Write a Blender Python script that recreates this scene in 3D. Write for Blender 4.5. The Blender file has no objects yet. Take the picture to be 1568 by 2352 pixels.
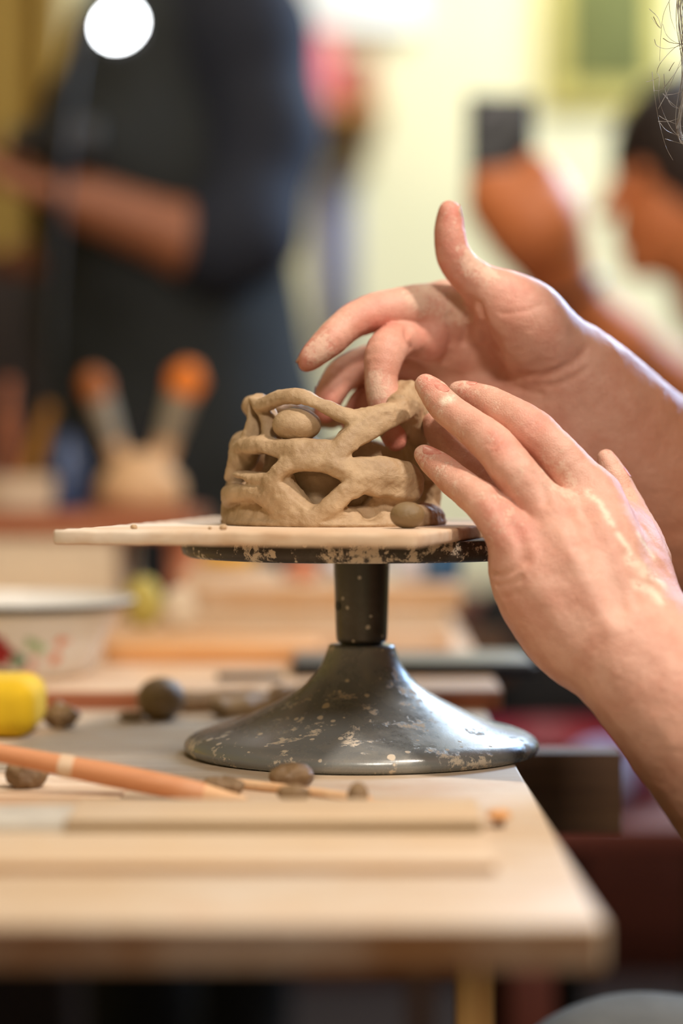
import bpy, bmesh, math, random
import numpy as np
from mathutils import Vector, Matrix, Euler

# ------------------------------------------------------------------ camera, world, lights, exposure
SC = bpy.context.scene
COL = SC.collection
F = 85.0 / 36.0 * 2352.0            # focal length in photograph pixels
HORIZON = 1045.0
TILT = math.atan((1176.0 - HORIZON) / F)
TABLE = 0.74
CAM = np.array([0.0, 0.0, TABLE + 0.166])

cam_d = bpy.data.cameras.new('camera')
cam_d.sensor_fit = 'VERTICAL'; cam_d.sensor_height = 36.0; cam_d.sensor_width = 24.0
cam_d.lens = 85.0; cam_d.clip_start = 0.05
cam_d.dof.use_dof = True; cam_d.dof.focus_distance = 1.272; cam_d.dof.aperture_fstop = 2.2
cam = bpy.data.objects.new('camera', cam_d); COL.objects.link(cam)
cam.location = CAM; cam.rotation_euler = (math.pi / 2 - TILT, 0, 0)
SC.camera = cam

w = bpy.data.worlds.new('world'); SC.world = w; w.use_nodes = True
w.node_tree.nodes['Background'].inputs[0].default_value = (1.0, 0.86, 0.72, 1)
w.node_tree.nodes['Background'].inputs[1].default_value = 0.02

def area(name, loc, target, size, power, color, size_y=None, spread=180):
    d = bpy.data.lights.new(name, 'AREA'); d.energy = power; d.color = color; d.size = size
    if size_y: d.shape = 'RECTANGLE'; d.size_y = size_y
    d.spread = math.radians(spread)
    o = bpy.data.objects.new(name, d); COL.objects.link(o); o.location = loc
    o.rotation_euler = (Vector(target) - Vector(loc)).to_track_quat('-Z', 'Y').to_euler()
    return o
area('ceiling_spot_light', (0.80, 0.68, 2.40), (0.03, 1.30, 0.86), 0.12, 29, (1.0, 0.89, 0.79))
area('front_room_light', (0.30, -0.10, 1.90), (0.03, 1.28, 0.86), 0.22, 14, (1.0, 0.90, 0.80))
area('window_light', (0.66, 2.95, 1.62), (0.03, 1.35, 0.78), 0.42, 15, (0.58, 0.76, 1.0))
area('added_wall_light', (0.75, 3.7, 2.55), (0.45, 4.75, 1.3), 0.9, 41, (1.0, 0.97, 0.86))  # added light that brightens the back wall, no fixture behind it
area('added_room_fill', (-0.15, 1.9, 2.6), (0.1, 2.4, 0.9), 0.5, 9, (1.0, 0.82, 0.62))  # added warm fill from above, not a known lamp
area('rear_window_light', (1.9, 3.9, 2.0), (-0.1, 2.9, 1.1), 0.6, 34, (0.34, 0.57, 1.0))

vs = SC.view_settings
vs.view_transform = 'Standard'; vs.look = 'None'; vs.exposure = 0.0; vs.gamma = 1.0; vs.use_curve_mapping = False

# ------------------------------------------------------------------ pixel helpers
def P(px, py, Y):
    """world point at depth Y (metres from the camera plane) seen at photograph pixel (px, py)"""
    x = (px - 784.0) / F; y = -(py - 1176.0) / F
    ca, sa = math.cos(TILT), math.sin(TILT)
    d = np.array([x, ca + y * sa, -sa + y * ca])
    return CAM + d * (Y / d[1])
def R_(rpx, Y): return rpx * Y / F
def ZT(py, h=0.166): return h * F / (py - HORIZON)      # depth of a pixel row on a level h below the camera
def PT(px, py, z=TABLE):                                # the point seen at a pixel on the level z
    return P(px, py, ZT(py, CAM[2] - z))

# ------------------------------------------------------------------ tagging
def tag(o, label=None, cat=None, group=None, kind=None):
    if label: o['label'] = label
    if cat: o['category'] = cat
    if group: o['group'] = group
    if kind: o['kind'] = kind
    return o
def empty(name, loc=(0, 0, 0), rz=0.0, label=None, cat=None, group=None):
    o = bpy.data.objects.new(name, None); COL.objects.link(o)
    o.location = loc; o.rotation_euler = (0, 0, rz); o.empty_display_size = 0.02
    return tag(o, label, cat, group)
def link(name, me, m, parent=None, smooth=True):
    o = bpy.data.objects.new(name, me); COL.objects.link(o)
    if m is not None and len(me.materials) == 0: me.materials.append(m)
    if smooth and len(me.polygons):
        me.polygons.foreach_set('use_smooth', np.ones(len(me.polygons), dtype=bool))
    if parent is not None: o.parent = parent; o.matrix_parent_inverse = Matrix.LocRotScale(parent.location, parent.rotation_euler, None).inverted()
    return o

# ------------------------------------------------------------------ mesh helpers (world coordinates)
def bm_obj(name, bm, m, parent=None, smooth=False, angle=None):
    bmesh.ops.recalc_face_normals(bm, faces=bm.faces)
    me = bpy.data.meshes.new(name); bm.to_mesh(me); bm.free()
    o = link(name, me, m, parent, smooth)
    if angle: me.set_sharp_from_angle(angle=math.radians(angle))
    return o
def box_bm(lo, hi, bevel=0.0, seg=2, rot=0.0, bm=None, subdiv=0):
    b = bmesh.new()
    bmesh.ops.create_cube(b, size=1.0)
    lo = np.array(lo, float); hi = np.array(hi, float); c = (lo + hi) / 2; s = hi - lo
    for v in b.verts: v.co = Vector((v.co.x * s[0], v.co.y * s[1], v.co.z * s[2]))
    if bevel: bmesh.ops.bevel(b, geom=list(b.edges), offset=bevel, segments=seg, profile=0.5, affect='EDGES')
    M = Matrix.Translation(Vector(c)) @ Matrix.Rotation(rot, 4, 'Z')
    bmesh.ops.transform(b, matrix=M, verts=b.verts)
    if bm is None: return b
    me = bpy.data.meshes.new('t'); b.to_mesh(me); b.free(); bm.from_mesh(me); bpy.data.meshes.remove(me)
    return bm
def box(name, lo, hi, m, parent=None, bevel=0.001, seg=2, rot=0.0, smooth=True):
    o = bm_obj(name, box_bm(lo, hi, bevel, seg, rot), m, parent, smooth=smooth, angle=40 if smooth else None)
    return o
def lathe(name, prof, c, m, parent=None, n=64, cap=True, angle=50):
    """prof = [(r, z)], axis vertical through c"""
    bm = bmesh.new(); rings = []
    for r, z in prof:
        if r < 1e-6: rings.append([bm.verts.new((c[0], c[1], c[2] + z))])
        else: rings.append([bm.verts.new((c[0] + r * math.cos(2 * math.pi * i / n), c[1] + r * math.sin(2 * math.pi * i / n), c[2] + z)) for i in range(n)])
    for A, B in zip(rings[:-1], rings[1:]):
        for i in range(n):
            j = (i + 1) % n
            q = [A[i % len(A)], A[j % len(A)], B[j % len(B)], B[i % len(B)]]
            q = list(dict.fromkeys(q))
            if len(q) >= 3: bm.faces.new(q)
    if cap:
        for rg in (rings[0], rings[-1]):
            if len(rg) > 2: bm.faces.new(rg)
    return bm_obj(name, bm, m, parent, smooth=True, angle=angle)
def tube_bm(pts, rads, n=10, bm=None, cap=True, flat=1.0):
    own = bm is None
    if own: bm = bmesh.new()
    pts = [Vector(p) for p in pts]; rings = []
    up = Vector((0, 0, 1))
    for i, p in enumerate(pts):
        t = (pts[min(i + 1, len(pts) - 1)] - pts[max(i - 1, 0)]).normalized()
        a = t.cross(up)
        if a.length < 1e-3: a = t.cross(Vector((0, 1, 0)))
        a.normalize(); b = t.cross(a).normalized()
        r = rads[i] if hasattr(rads, '__len__') else rads
        rings.append([bm.verts.new(p + a * (r * math.cos(2 * math.pi * k / n)) + b * (r * flat * math.sin(2 * math.pi * k / n))) for k in range(n)])
    for A, B in zip(rings[:-1], rings[1:]):
        for k in range(n): bm.faces.new((A[k], A[(k + 1) % n], B[(k + 1) % n], B[k]))
    if cap: bm.faces.new(rings[0]); bm.faces.new(rings[-1])
    return bm
def tube(name, pts, rads, m, parent=None, n=12, flat=1.0):
    return bm_obj(name, tube_bm(pts, rads, n, flat=flat), m, parent, smooth=True, angle=60)
def smooth_path(pts, per=6):
    pts = [np.array(p, float) for p in pts]; out = []
    ext = [2 * pts[0] - pts[1]] + pts + [2 * pts[-1] - pts[-2]]
    for i in range(1, len(ext) - 2):
        p0, p1, p2, p3 = ext[i - 1:i + 3]
        for k in range(per):
            t = k / per
            out.append(0.5 * (2 * p1 + (p2 - p0) * t + (2 * p0 - 5 * p1 + 4 * p2 - p3) * t * t + (3 * p1 - p0 - 3 * p2 + p3) * t ** 3))
    out.append(pts[-1]); return out

# ------------------------------------------------------------------ signed-distance modelling on a grid
def vnoise(p, scale, seed):
    rs = np.random.RandomState(seed); T = rs.rand(32, 32, 32).astype(np.float32)
    q = p / scale; i = np.floor(q).astype(np.int64); f = (q - i).astype(np.float32); f = f * f * (3 - 2 * f)
    i0 = i & 31; i1 = (i + 1) & 31
    def g(a, b, c): return T[a, b, c]
    x0, y0, z0 = i0.T; x1, y1, z1 = i1.T; fx, fy, fz = f.T
    c00 = g(x0, y0, z0) * (1 - fx) + g(x1, y0, z0) * fx; c10 = g(x0, y1, z0) * (1 - fx) + g(x1, y1, z0) * fx
    c01 = g(x0, y0, z1) * (1 - fx) + g(x1, y0, z1) * fx; c11 = g(x0, y1, z1) * (1 - fx) + g(x1, y1, z1) * fx
    return ((c00 * (1 - fy) + c10 * fy) * (1 - fz) + (c01 * (1 - fy) + c11 * fy) * fz) * 2 - 1
def smin(a, b, k):
    if k <= 0: return np.minimum(a, b)
    h = np.maximum(k - np.abs(a - b), 0) / k
    return np.minimum(a, b) - h * h * k * 0.25
class SDF:
    def __init__(s, lo, hi, vox):
        s.lo = np.array(lo, np.float64); s.vox = vox
        s.n = np.ceil((np.array(hi) - s.lo) / vox).astype(int) + 1
        s.ax = [(s.lo[i] + vox * np.arange(s.n[i])).astype(np.float32) for i in range(3)]
        s.d = np.full(s.n, 1.0, np.float32)
    def reg(s, lo, hi):
        a = np.clip(np.floor((np.array(lo) - s.lo) / s.vox).astype(int), 0, s.n)
        b = np.clip(np.ceil((np.array(hi) - s.lo) / s.vox).astype(int) + 1, 0, s.n)
        sl = tuple(slice(a[i], b[i]) for i in range(3))
        if np.any(b <= a): return None, None
        return sl, (s.ax[0][sl[0]][:, None, None], s.ax[1][sl[1]][None, :, None], s.ax[2][sl[2]][None, None, :])
    def _segd(s, a, b, ra, rb, X):
        ba = b - a; L = float(ba @ ba) + 1e-12
        x, y, z = X[0] - a[0], X[1] - a[1], X[2] - a[2]
        t = np.clip((x * ba[0] + y * ba[1] + z * ba[2]) / L, 0, 1)
        return np.sqrt((x - t * ba[0]) ** 2 + (y - t * ba[1]) ** 2 + (z - t * ba[2]) ** 2) - (ra + (rb - ra) * t)
    def cone(s, a, b, ra, rb, k=0.0, sub=False):
        a = np.array(a, np.float32); b = np.array(b, np.float32); m = max(ra, rb) + k + 4 * s.vox
        sl, X = s.reg(np.minimum(a, b) - m, np.maximum(a, b) + m)
        if sl is None: return
        d = s._segd(a, b, np.float32(ra), np.float32(rb), X)
        s.d[sl] = -smin(-s.d[sl], d, k) if sub else smin(s.d[sl], d, np.float32(k))
    def chain(s, pts, rads, k=0.003):
        for i in range(len(pts) - 1): s.cone(pts[i], pts[i + 1], rads[i], rads[i + 1], k)
    def ell(s, c, r, k=0.0, rot=None, sub=False):
        c = np.array(c, np.float32); r = np.array(r, np.float32); m = r.max() + k + 4 * s.vox
        sl, X = s.reg(c - m, c + m)
        if sl is None: return
        x, y, z = X[0] - c[0], X[1] - c[1], X[2] - c[2]
        if rot is not None:
            M = np.array(rot, np.float32)
            x, y, z = (M[0, 0] * x + M[1, 0] * y + M[2, 0] * z, M[0, 1] * x + M[1, 1] * y + M[2, 1] * z, M[0, 2] * x + M[1, 2] * y + M[2, 2] * z)
        k0 = np.sqrt((x / r[0]) ** 2 + (y / r[1]) ** 2 + (z / r[2]) ** 2)
        k1 = np.sqrt((x / r[0] ** 2) ** 2 + (y / r[1] ** 2) ** 2 + (z / r[2] ** 2) ** 2) + 1e-6
        d = k0 * (k0 - 1) / k1
        s.d[sl] = -smin(-s.d[sl], d, k) if sub else smin(s.d[sl], d, np.float32(k))
    def groove(s, pts, amp, sig):
        pts = [np.array(p, np.float32) for p in pts]
        lo = np.min(pts, 0) - 3 * sig; hi = np.max(pts, 0) + 3 * sig
        sl, X = s.reg(lo, hi)
        if sl is None: return
        dd = None
        for a, b in zip(pts[:-1], pts[1:]):
            e = s._segd(a, b, np.float32(0), np.float32(0), X); dd = e if dd is None else np.minimum(dd, e)
        s.d[sl] += amp * np.exp(-(dd / sig) ** 2)
    def cut_below(s, z, k=0.0):
        d = (z - s.ax[2])[None, None, :]
        s.d = np.maximum(s.d, np.broadcast_to(d, s.d.shape).astype(np.float32))
    def merge(s, o, k): s.d = smin(s.d, o.d, np.float32(k))
    def noise(s, amp, scale, seed, band=0.006):
        idx = np.argwhere(np.abs(s.d) < band)
        p = s.lo + idx * s.vox
        s.d[tuple(idx.T)] += amp * vnoise(p, scale, seed)
    def arrays(s):
        d = s.d; ins = d < 0
        c = np.zeros(np.array(d.shape) - 1, np.int8)
        for dx in (0, 1):
            for dy in (0, 1):
                for dz in (0, 1):
                    c += ins[dx:dx + c.shape[0], dy:dy + c.shape[1], dz:dz + c.shape[2]]
        act = (c > 0) & (c < 8); idx = np.argwhere(act)
        vid = np.full(act.shape, -1, np.int32); vid[act] = np.arange(len(idx))
        acc = np.zeros((len(idx), 3)); cnt = np.zeros(len(idx))
        corners = [(0, 0, 0), (1, 0, 0), (0, 1, 0), (1, 1, 0), (0, 0, 1), (1, 0, 1), (0, 1, 1), (1, 1, 1)]
        val = [d[tuple((idx + o).T)] for o in corners]
        for i in range(8):
            for j in range(i + 1, 8):
                o1, o2 = np.array(corners[i]), np.array(corners[j])
                if np.abs(o1 - o2).sum() != 1: continue
                a, b = val[i], val[j]; m = (a < 0) != (b < 0)
                t = a[m] / (a[m] - b[m])
                acc[m] += o1 + (o2 - o1) * t[:, None]; cnt[m] += 1
        V = s.lo + (idx + acc / cnt[:, None]) * s.vox
        faces = []
        for ax in range(3):
            n1 = [slice(None)] * 3; n2 = [slice(None)] * 3; n1[ax] = slice(0, -1); n2[ax] = slice(1, None)
            A, B = ins[tuple(n1)], ins[tuple(n2)]
            e = np.argwhere(A != B); u, v = (ax + 1) % 3, (ax + 2) % 3
            ok = (e[:, u] > 0) & (e[:, v] > 0) & (e[:, u] < d.shape[u] - 1) & (e[:, v] < d.shape[v] - 1); e = e[ok]
            fl = A[tuple(e.T)]
            du = np.zeros(3, int); du[u] = 1; dv = np.zeros(3, int); dv[v] = 1
            q = np.stack([vid[tuple((e - du - dv).T)], vid[tuple((e - dv).T)], vid[tuple(e.T)], vid[tuple((e - du).T)]], 1)
            q[~fl] = q[~fl][:, ::-1]; faces.append(q)
        return V, np.concatenate(faces)
    def mesh(s, name): return np_mesh(name, *s.arrays())
def np_mesh(name, V, Q):
    me = bpy.data.meshes.new(name)
    me.vertices.add(len(V)); me.vertices.foreach_set('co', V.astype(np.float32).ravel())
    me.loops.add(Q.size); me.loops.foreach_set('vertex_index', Q.astype(np.int32).ravel())
    me.polygons.add(len(Q)); me.polygons.foreach_set('loop_start', np.arange(0, Q.size, Q.shape[1], dtype=np.int32))
    me.update(calc_edges=True); me.validate()
    return me
def fattr(me, name, vals):
    a = me.attributes.new(name, 'FLOAT', 'POINT'); a.data.foreach_set('value', np.asarray(vals, np.float32))
def near(V, pts, sig):
    out = np.zeros(len(V))
    for p in pts: out = np.maximum(out, np.exp(-((V - np.array(p)) ** 2).sum(1) / sig ** 2))
    return out
# ------------------------------------------------------------------ materials
def srgb(r, g, b):
    f = lambda c: (c / 255.0 / 12.92) if c / 255.0 <= 0.04045 else ((c / 255.0 + 0.055) / 1.055) ** 2.4
    return (f(r), f(g), f(b), 1.0)
class NT:
    def __init__(s, name):
        s.m = bpy.data.materials.new(name); s.m.use_nodes = True; s.t = s.m.node_tree
        s.b = s.t.nodes['Principled BSDF']; s.tc = s.n('ShaderNodeTexCoord')
    def n(s, typ, **kw):
        x = s.t.nodes.new(typ)
        for k, v in kw.items(): setattr(x, k, v)
        return x
    def l(s, a, b): s.t.links.new(a, b)
    def coord(s, scale=(1, 1, 1), rot=(0, 0, 0)):
        mp = s.n('ShaderNodeMapping'); s.l(s.tc.outputs['Object'], mp.inputs[0])
        mp.inputs['Scale'].default_value = scale; mp.inputs['Rotation'].default_value = rot
        return mp.outputs[0]
    def noise(s, scale, detail=4, rough=0.6, co=None, dist=0.0):
        x = s.n('ShaderNodeTexNoise'); s.l(co if co is not None else s.coord(), x.inputs['Vector'])
        x.inputs['Scale'].default_value = scale; x.inputs['Detail'].default_value = detail
        x.inputs['Roughness'].default_value = rough; x.inputs['Distortion'].default_value = dist
        return x.outputs['Fac']
    def vor(s, scale, co=None, rnd=1.0):
        x = s.n('ShaderNodeTexVoronoi'); s.l(co if co is not None else s.coord(), x.inputs['Vector'])
        x.inputs['Scale'].default_value = scale; x.inputs['Randomness'].default_value = rnd
        return x.outputs['Distance']
    def ramp(s, fac, lo, hi, a=0.0, b=1.0):
        x = s.n('ShaderNodeMapRange'); s.l(fac, x.inputs[0])
        for i, v in enumerate((lo, hi, a, b)): x.inputs[i + 1].default_value = v
        x.interpolation_type = 'SMOOTHSTEP'
        return x.outputs[0]
    def math(s, op, a, b):
        x = s.n('ShaderNodeMath', operation=op)
        for i, v in enumerate((a, b)):
            if isinstance(v, (int, float)): x.inputs[i].default_value = v
            else: s.l(v, x.inputs[i])
        return x.outputs[0]
    def mix(s, fac, a, b):
        x = s.n('ShaderNodeMix', data_type='RGBA')
        for i, v in ((0, fac), (6, a), (7, b)):
            if isinstance(v, (int, float)): x.inputs[i].default_value = v
            elif isinstance(v, tuple): x.inputs[i].default_value = v
            else: s.l(v, x.inputs[i])
        return x.outputs[2]
    def attr(s, name):
        x = s.n('ShaderNodeAttribute', attribute_name=name); return x.outputs['Fac']
    def set(s, **kw):
        for k, v in kw.items():
            i = s.b.inputs[k.replace('_', ' ')]
            if isinstance(v, (int, float, tuple)): i.default_value = v
            else: s.l(v, i)
    def bump(s, h, strength=0.3, dist=0.001):
        x = s.n('ShaderNodeBump'); x.inputs['Strength'].default_value = strength; x.inputs['Distance'].default_value = dist
        s.l(h, x.inputs['Height']); s.l(x.outputs[0], s.b.inputs['Normal'])
def plain(name, c, rough=0.6, var=0.15, scale=20, metal=0.0, c2=None, bump=0.0, bscale=200):
    t = NT(name); nz = t.noise(scale, 4)
    dark = tuple(x * (1 - var) for x in c[:3]) + (1,)
    t.set(Base_Color=t.mix(t.ramp(nz, 0.3, 0.7), c2 or dark, c), Roughness=rough, Metallic=metal)
    if bump: t.bump(t.noise(bscale, 5), bump)
    return t.m
def wood(name, c1, c2, axis='X', scale=60, rough=0.6, dust=None, dustc=srgb(225, 212, 195), stain=0.0):
    t = NT(name)
    st = {'X': (0.06, 1, 1), 'Y': (1, 0.06, 1), 'Z': (1, 1, 0.06)}[axis]
    co = t.coord(st)
    g = t.noise(scale, 6, 0.65, co, 0.6); g2 = t.noise(scale * 4, 3, 0.6, co)
    col = t.mix(t.ramp(g, 0.3, 0.72), c1, c2)
    col = t.mix(t.math('MULTIPLY', t.ramp(g2, 0.5, 0.75), 0.35), col, tuple(x * 0.7 for x in c1[:3]) + (1,))
    if dust:
        col = t.mix(t.math('MULTIPLY', t.ramp(t.noise(9, 6, 0.7), 0.38, 0.68), dust), col, dustc)
    if stain: col = t.mix(t.math('MULTIPLY', t.ramp(t.noise(5.5, 5, 0.6), 0.56, 0.74), stain), col, srgb(196, 138, 96))
    t.set(Base_Color=col, Roughness=rough); t.bump(g2, 0.15, 0.0006)
    return t.m

def skin_mat():
    t = NT('skin')
    base = t.mix(t.ramp(t.noise(55, 4), 0.3, 0.7), srgb(216, 158, 136), srgb(232, 182, 160))
    base = t.mix(t.math('MULTIPLY', t.ramp(t.noise(420, 3), 0.55, 0.8), 0.18), base, srgb(196, 112, 92))
    red = t.math('MULTIPLY', t.attr('red'), t.ramp(t.noise(120, 3), 0.2, 0.7, 0.45, 1.0))
    base = t.mix(red, base, srgb(214, 116, 100))
    base = t.mix(t.math('MULTIPLY', t.attr('tan'), 0.75), base, srgb(206, 136, 98))
    dn = t.math('ADD', t.math('MULTIPLY', t.noise(150, 8, 0.75), 0.55), t.math('MULTIPLY', t.noise(520, 6, 0.72), 0.45))
    thr = t.math('SUBTRACT', 0.78, t.math('MULTIPLY', t.attr('dust'), 0.42))
    x = t.n('ShaderNodeMapRange'); t.l(dn, x.inputs[0]); t.l(thr, x.inputs[1]); t.l(t.math('ADD', thr, 0.10), x.inputs[2]); x.interpolation_type = 'SMOOTHSTEP'
    dust = t.math('MULTIPLY', x.outputs[0], 0.6)
    col = t.mix(dust, base, srgb(238, 208, 184))
    cl = t.attr('clay')
    col = t.mix(t.math('MULTIPLY', cl, t.ramp(t.noise(260, 6, 0.7), 0.34, 0.5)), col, srgb(240, 218, 194))
    t.set(Base_Color=col, Roughness=t.ramp(dust, 0, 0.7, 0.42, 0.75))
    t.b.inputs['Subsurface Weight'].default_value = 0.12
    t.b.inputs['Subsurface Radius'].default_value = (1.0, 0.35, 0.18); t.b.inputs['Subsurface Scale'].default_value = 0.003
    t.b.inputs['Specular IOR Level'].default_value = 0.38
    h = t.math('ADD', t.math('MULTIPLY', t.vor(1100), 0.6), t.math('MULTIPLY', t.noise(420, 6, 0.75), 1.1))
    t.bump(t.math('ADD', h, t.math('MULTIPLY', dust, 0.6)), 0.42, 0.0007)
    return t.m
def clay_mat(name, c1, c2, rough=0.55, wet=0.0):
    t = NT(name)
    n1 = t.noise(60, 6, 0.65); n2 = t.noise(420, 6, 0.7)
    st = t.noise(130, 7, 0.7, t.coord((0.7, 0.7, 1.0), (0.5, 0.6, 0.3)), 1.5)
    col = t.mix(t.ramp(n1, 0.3, 0.7), c1, c2)
    col = t.mix(t.math('MULTIPLY', t.ramp(n2, 0.58, 0.75), 0.4), col, tuple(x * 0.62 for x in c1[:3]) + (1,))
    t.set(Base_Color=col, Roughness=t.ramp(n1, 0.35, 0.65, rough - 0.14, rough + 0.12))
    cr = t.ramp(t.vor(130), 0.0, 0.03)
    t.bump(t.math('ADD', t.math('ADD', t.math('MULTIPLY', n2, 0.6), t.math('MULTIPLY', st, 0.9)), t.math('MULTIPLY', cr, 0.1)), 0.6, 0.0012)
    return t.m
def splatter_mat(name, base, rough, amount, metal=0.35, big=1.0, filmy=0.5):
    t = NT(name)
    n1 = t.noise(34 * big, 9, 0.74, None, 0.15); n2 = t.noise(210 * big, 5, 0.7, None, 0.3); wear = t.noise(16, 4)
    spots = t.ramp(t.math('ADD', t.vor(105), t.math('MULTIPLY', t.noise(75, 3), 0.5)), 0.350, 0.372, 1.0, 0.0)
    drops = t.ramp(t.math('ADD', t.vor(46), t.math('MULTIPLY', t.noise(60, 3), 0.45)), 0.32, 0.335, 1.0, 0.0)
    smear = t.math('MULTIPLY', t.ramp(n1, 0.62 - amount, 0.645 - amount), t.ramp(n2, 0.36, 0.52))
    film = t.math('MULTIPLY', t.ramp(wear, 0.40, 0.70), t.ramp(t.noise(70, 8, 0.78), 0.36, 0.66, 0.0, filmy))
    m = t.math('MAXIMUM', t.math('MAXIMUM', spots, drops), smear)
    col = t.mix(film, base, srgb(168, 162, 148)); col = t.mix(m, col, srgb(214, 200, 178))
    inv = t.math('SUBTRACT', 1.0, m)
    t.set(Base_Color=col, Roughness=t.math('ADD', rough, t.math('ADD', t.math('MULTIPLY', m, 0.4), t.math('MULTIPLY', film, 0.3))), Metallic=t.math('MULTIPLY', inv, metal))
    t.bump(t.math('ADD', t.math('MULTIPLY', m, 1.0), t.math('MULTIPLY', t.noise(900, 2), 0.25)), 0.35, 0.0005)
    return t.m
def emit(name, c, s):
    t = NT(name); t.set(Base_Color=c, Emission_Color=c, Emission_Strength=s); return t.m

M = {}
M['skin'] = skin_mat()
M['clay'] = clay_mat('wet_clay', srgb(172, 141, 105), srgb(198, 168, 131))
M['clay_dark'] = clay_mat('damp_clay', srgb(122, 96, 66), srgb(146, 118, 84))
M['clay_ball'] = clay_mat('clay_olive', srgb(128, 104, 70), srgb(148, 122, 86), 0.5)
M['wheel'] = splatter_mat('grey_painted_metal', srgb(140, 142, 140), 0.24, 0.058, 0.25, 1.25, 0.9)
M['wheel_stem'] = splatter_mat('dark_stem_metal', srgb(84, 78, 68), 0.36, -0.10, 0.4, 1.0, 0.15)
M['wheel_head'] = splatter_mat('stained_head_metal', srgb(62, 54, 46), 0.45, 0.095, 0.2, 1.0, 0.2)
M['bat'] = wood('pale_bat_wood', srgb(206, 168, 132), srgb(232, 206, 176), 'X', 90, 0.65, 0.8, srgb(236, 222, 204))
M['table'] = wood('pale_plywood', srgb(186, 158, 126), srgb(210, 188, 160), 'X', 40, 0.5, 0.6, srgb(208, 196, 180), 0.45)
M['table_edge'] = wood('plywood_edge', srgb(98, 58, 26), srgb(146, 98, 52), 'X', 30, 0.6, 0.28)
M['thin_board'] = wood('pale_board', srgb(198, 166, 130), srgb(218, 194, 162), 'X', 50, 0.55, 0.35, srgb(214, 200, 182))
M['stained_shaded_edge'] = wood('stained_shaded_board_edge', srgb(120, 96, 64), srgb(152, 126, 90), 'X', 50, 0.7)  # clay stain, with the shade of the front face put into the colour
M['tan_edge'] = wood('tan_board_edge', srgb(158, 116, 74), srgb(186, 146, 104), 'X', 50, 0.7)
M['brown_wood'] = wood('brown_wood', srgb(96, 62, 38), srgb(128, 88, 56), 'X', 60, 0.6)
M['beam_wood'] = wood('dark_beam_wood', srgb(84, 56, 36), srgb(112, 80, 52), 'X', 60, 0.65)
M['red_wood'] = wood('red_brown_wood', srgb(150, 84, 52), srgb(176, 108, 70), 'X', 60, 0.6)
M['board_top'] = wood('honey_board', srgb(196, 150, 104), srgb(222, 184, 142), 'X', 50, 0.6, 0.4)
M['orange_wood'] = wood('orange_wood', srgb(206, 140, 78), srgb(228, 170, 108), 'X', 60, 0.5)
M['leg_wood'] = wood('amber_leg_wood', srgb(190, 132, 66), srgb(216, 162, 92), 'Z', 90, 0.5)
M['dowel'] = wood('dowel_wood', srgb(206, 138, 92), srgb(222, 158, 112), 'X', 60, 0.5, 0.3, srgb(230, 196, 164))
M['pale_stick'] = wood('pale_stick_wood', srgb(226, 176, 128), srgb(238, 200, 158), 'X', 60, 0.5)
M['sponge'] = plain('yellow_sponge', srgb(232, 190, 22), 0.85, 0.12, 30, bump=0.5, bscale=500)
M['enamel'] = plain('white_enamel', srgb(232, 228, 220), 0.12, 0.05, 10)
M['black'] = plain('black_plastic', srgb(18, 18, 20), 0.4, 0.2, 20)
M['rim_black'] = plain('black_enamel_rim', srgb(30, 28, 28), 0.25, 0.2, 20)
M['red'] = plain('red_enamel', srgb(170, 20, 28), 0.3, 0.35, 60)
M['green'] = plain('green_enamel', srgb(58, 128, 86), 0.3, 0.2, 60)
M['pale_green'] = plain('pale_green_enamel', srgb(168, 196, 150), 0.3, 0.1, 60)
M['orange'] = plain('orange_enamel', srgb(226, 132, 88), 0.3, 0.15, 60)
M['pink'] = plain('pink_enamel', srgb(226, 180, 168), 0.3, 0.1, 60)
M['steel'] = plain('dull_steel', srgb(206, 200, 188), 0.45, 0.2, 60, metal=0.0)
M['slate'] = plain('grey_slate', srgb(120, 122, 118), 0.35, 0.2, 30)
M['dark_edge'] = plain('dark_edge', srgb(34, 34, 40), 0.3, 0.2, 30)
M['nail'] = plain('fingernail', srgb(222, 158, 138), 0.32, 0.15, 300, c2=srgb(206, 124, 108))
M['nail_dirty'] = plain('clay_stained_nail', srgb(176, 146, 112), 0.5, 0.25, 500, c2=srgb(206, 160, 140))
# ------------------------------------------------------------------ the room
M['wall'] = plain('cream_wall', srgb(232, 228, 192), 0.9, 0.06, 2.5, c2=srgb(222, 220, 184))
M['wall_side'] = plain('ochre_wall', srgb(206, 178, 96), 0.9, 0.08, 2.5)
M['floor'] = plain('dark_floor', srgb(40, 26, 20), 0.8, 0.3, 6)
M['ceiling'] = plain('ceiling_paint', srgb(224, 218, 200), 0.9, 0.05, 2)
tag(box('floor', (-2.6, -1.6, -0.06), (3.2, 5.0, 0.0), M['floor'], bevel=0), kind='structure')
tag(box('ceiling', (-2.6, -1.6, 2.8), (3.2, 5.0, 2.86), M['ceiling'], bevel=0), kind='structure')
tag(box('wall_back', (-2.6, 4.8, 0.0), (3.2, 4.9, 2.8), M['wall'], bevel=0), kind='structure')
tag(box('wall_left', (-2.7, -1.6, 0.0), (-2.6, 4.9, 2.8), M['wall_side'], bevel=0), kind='structure')
tag(box('wall_right', (3.2, -1.6, 0.0), (3.3, 4.9, 2.8), M['wall'], bevel=0), kind='structure')
tag(box('wall_front', (-2.7, -1.7, 0.0), (3.3, -1.6, 2.8), M['wall'], bevel=0), kind='structure')

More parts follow.
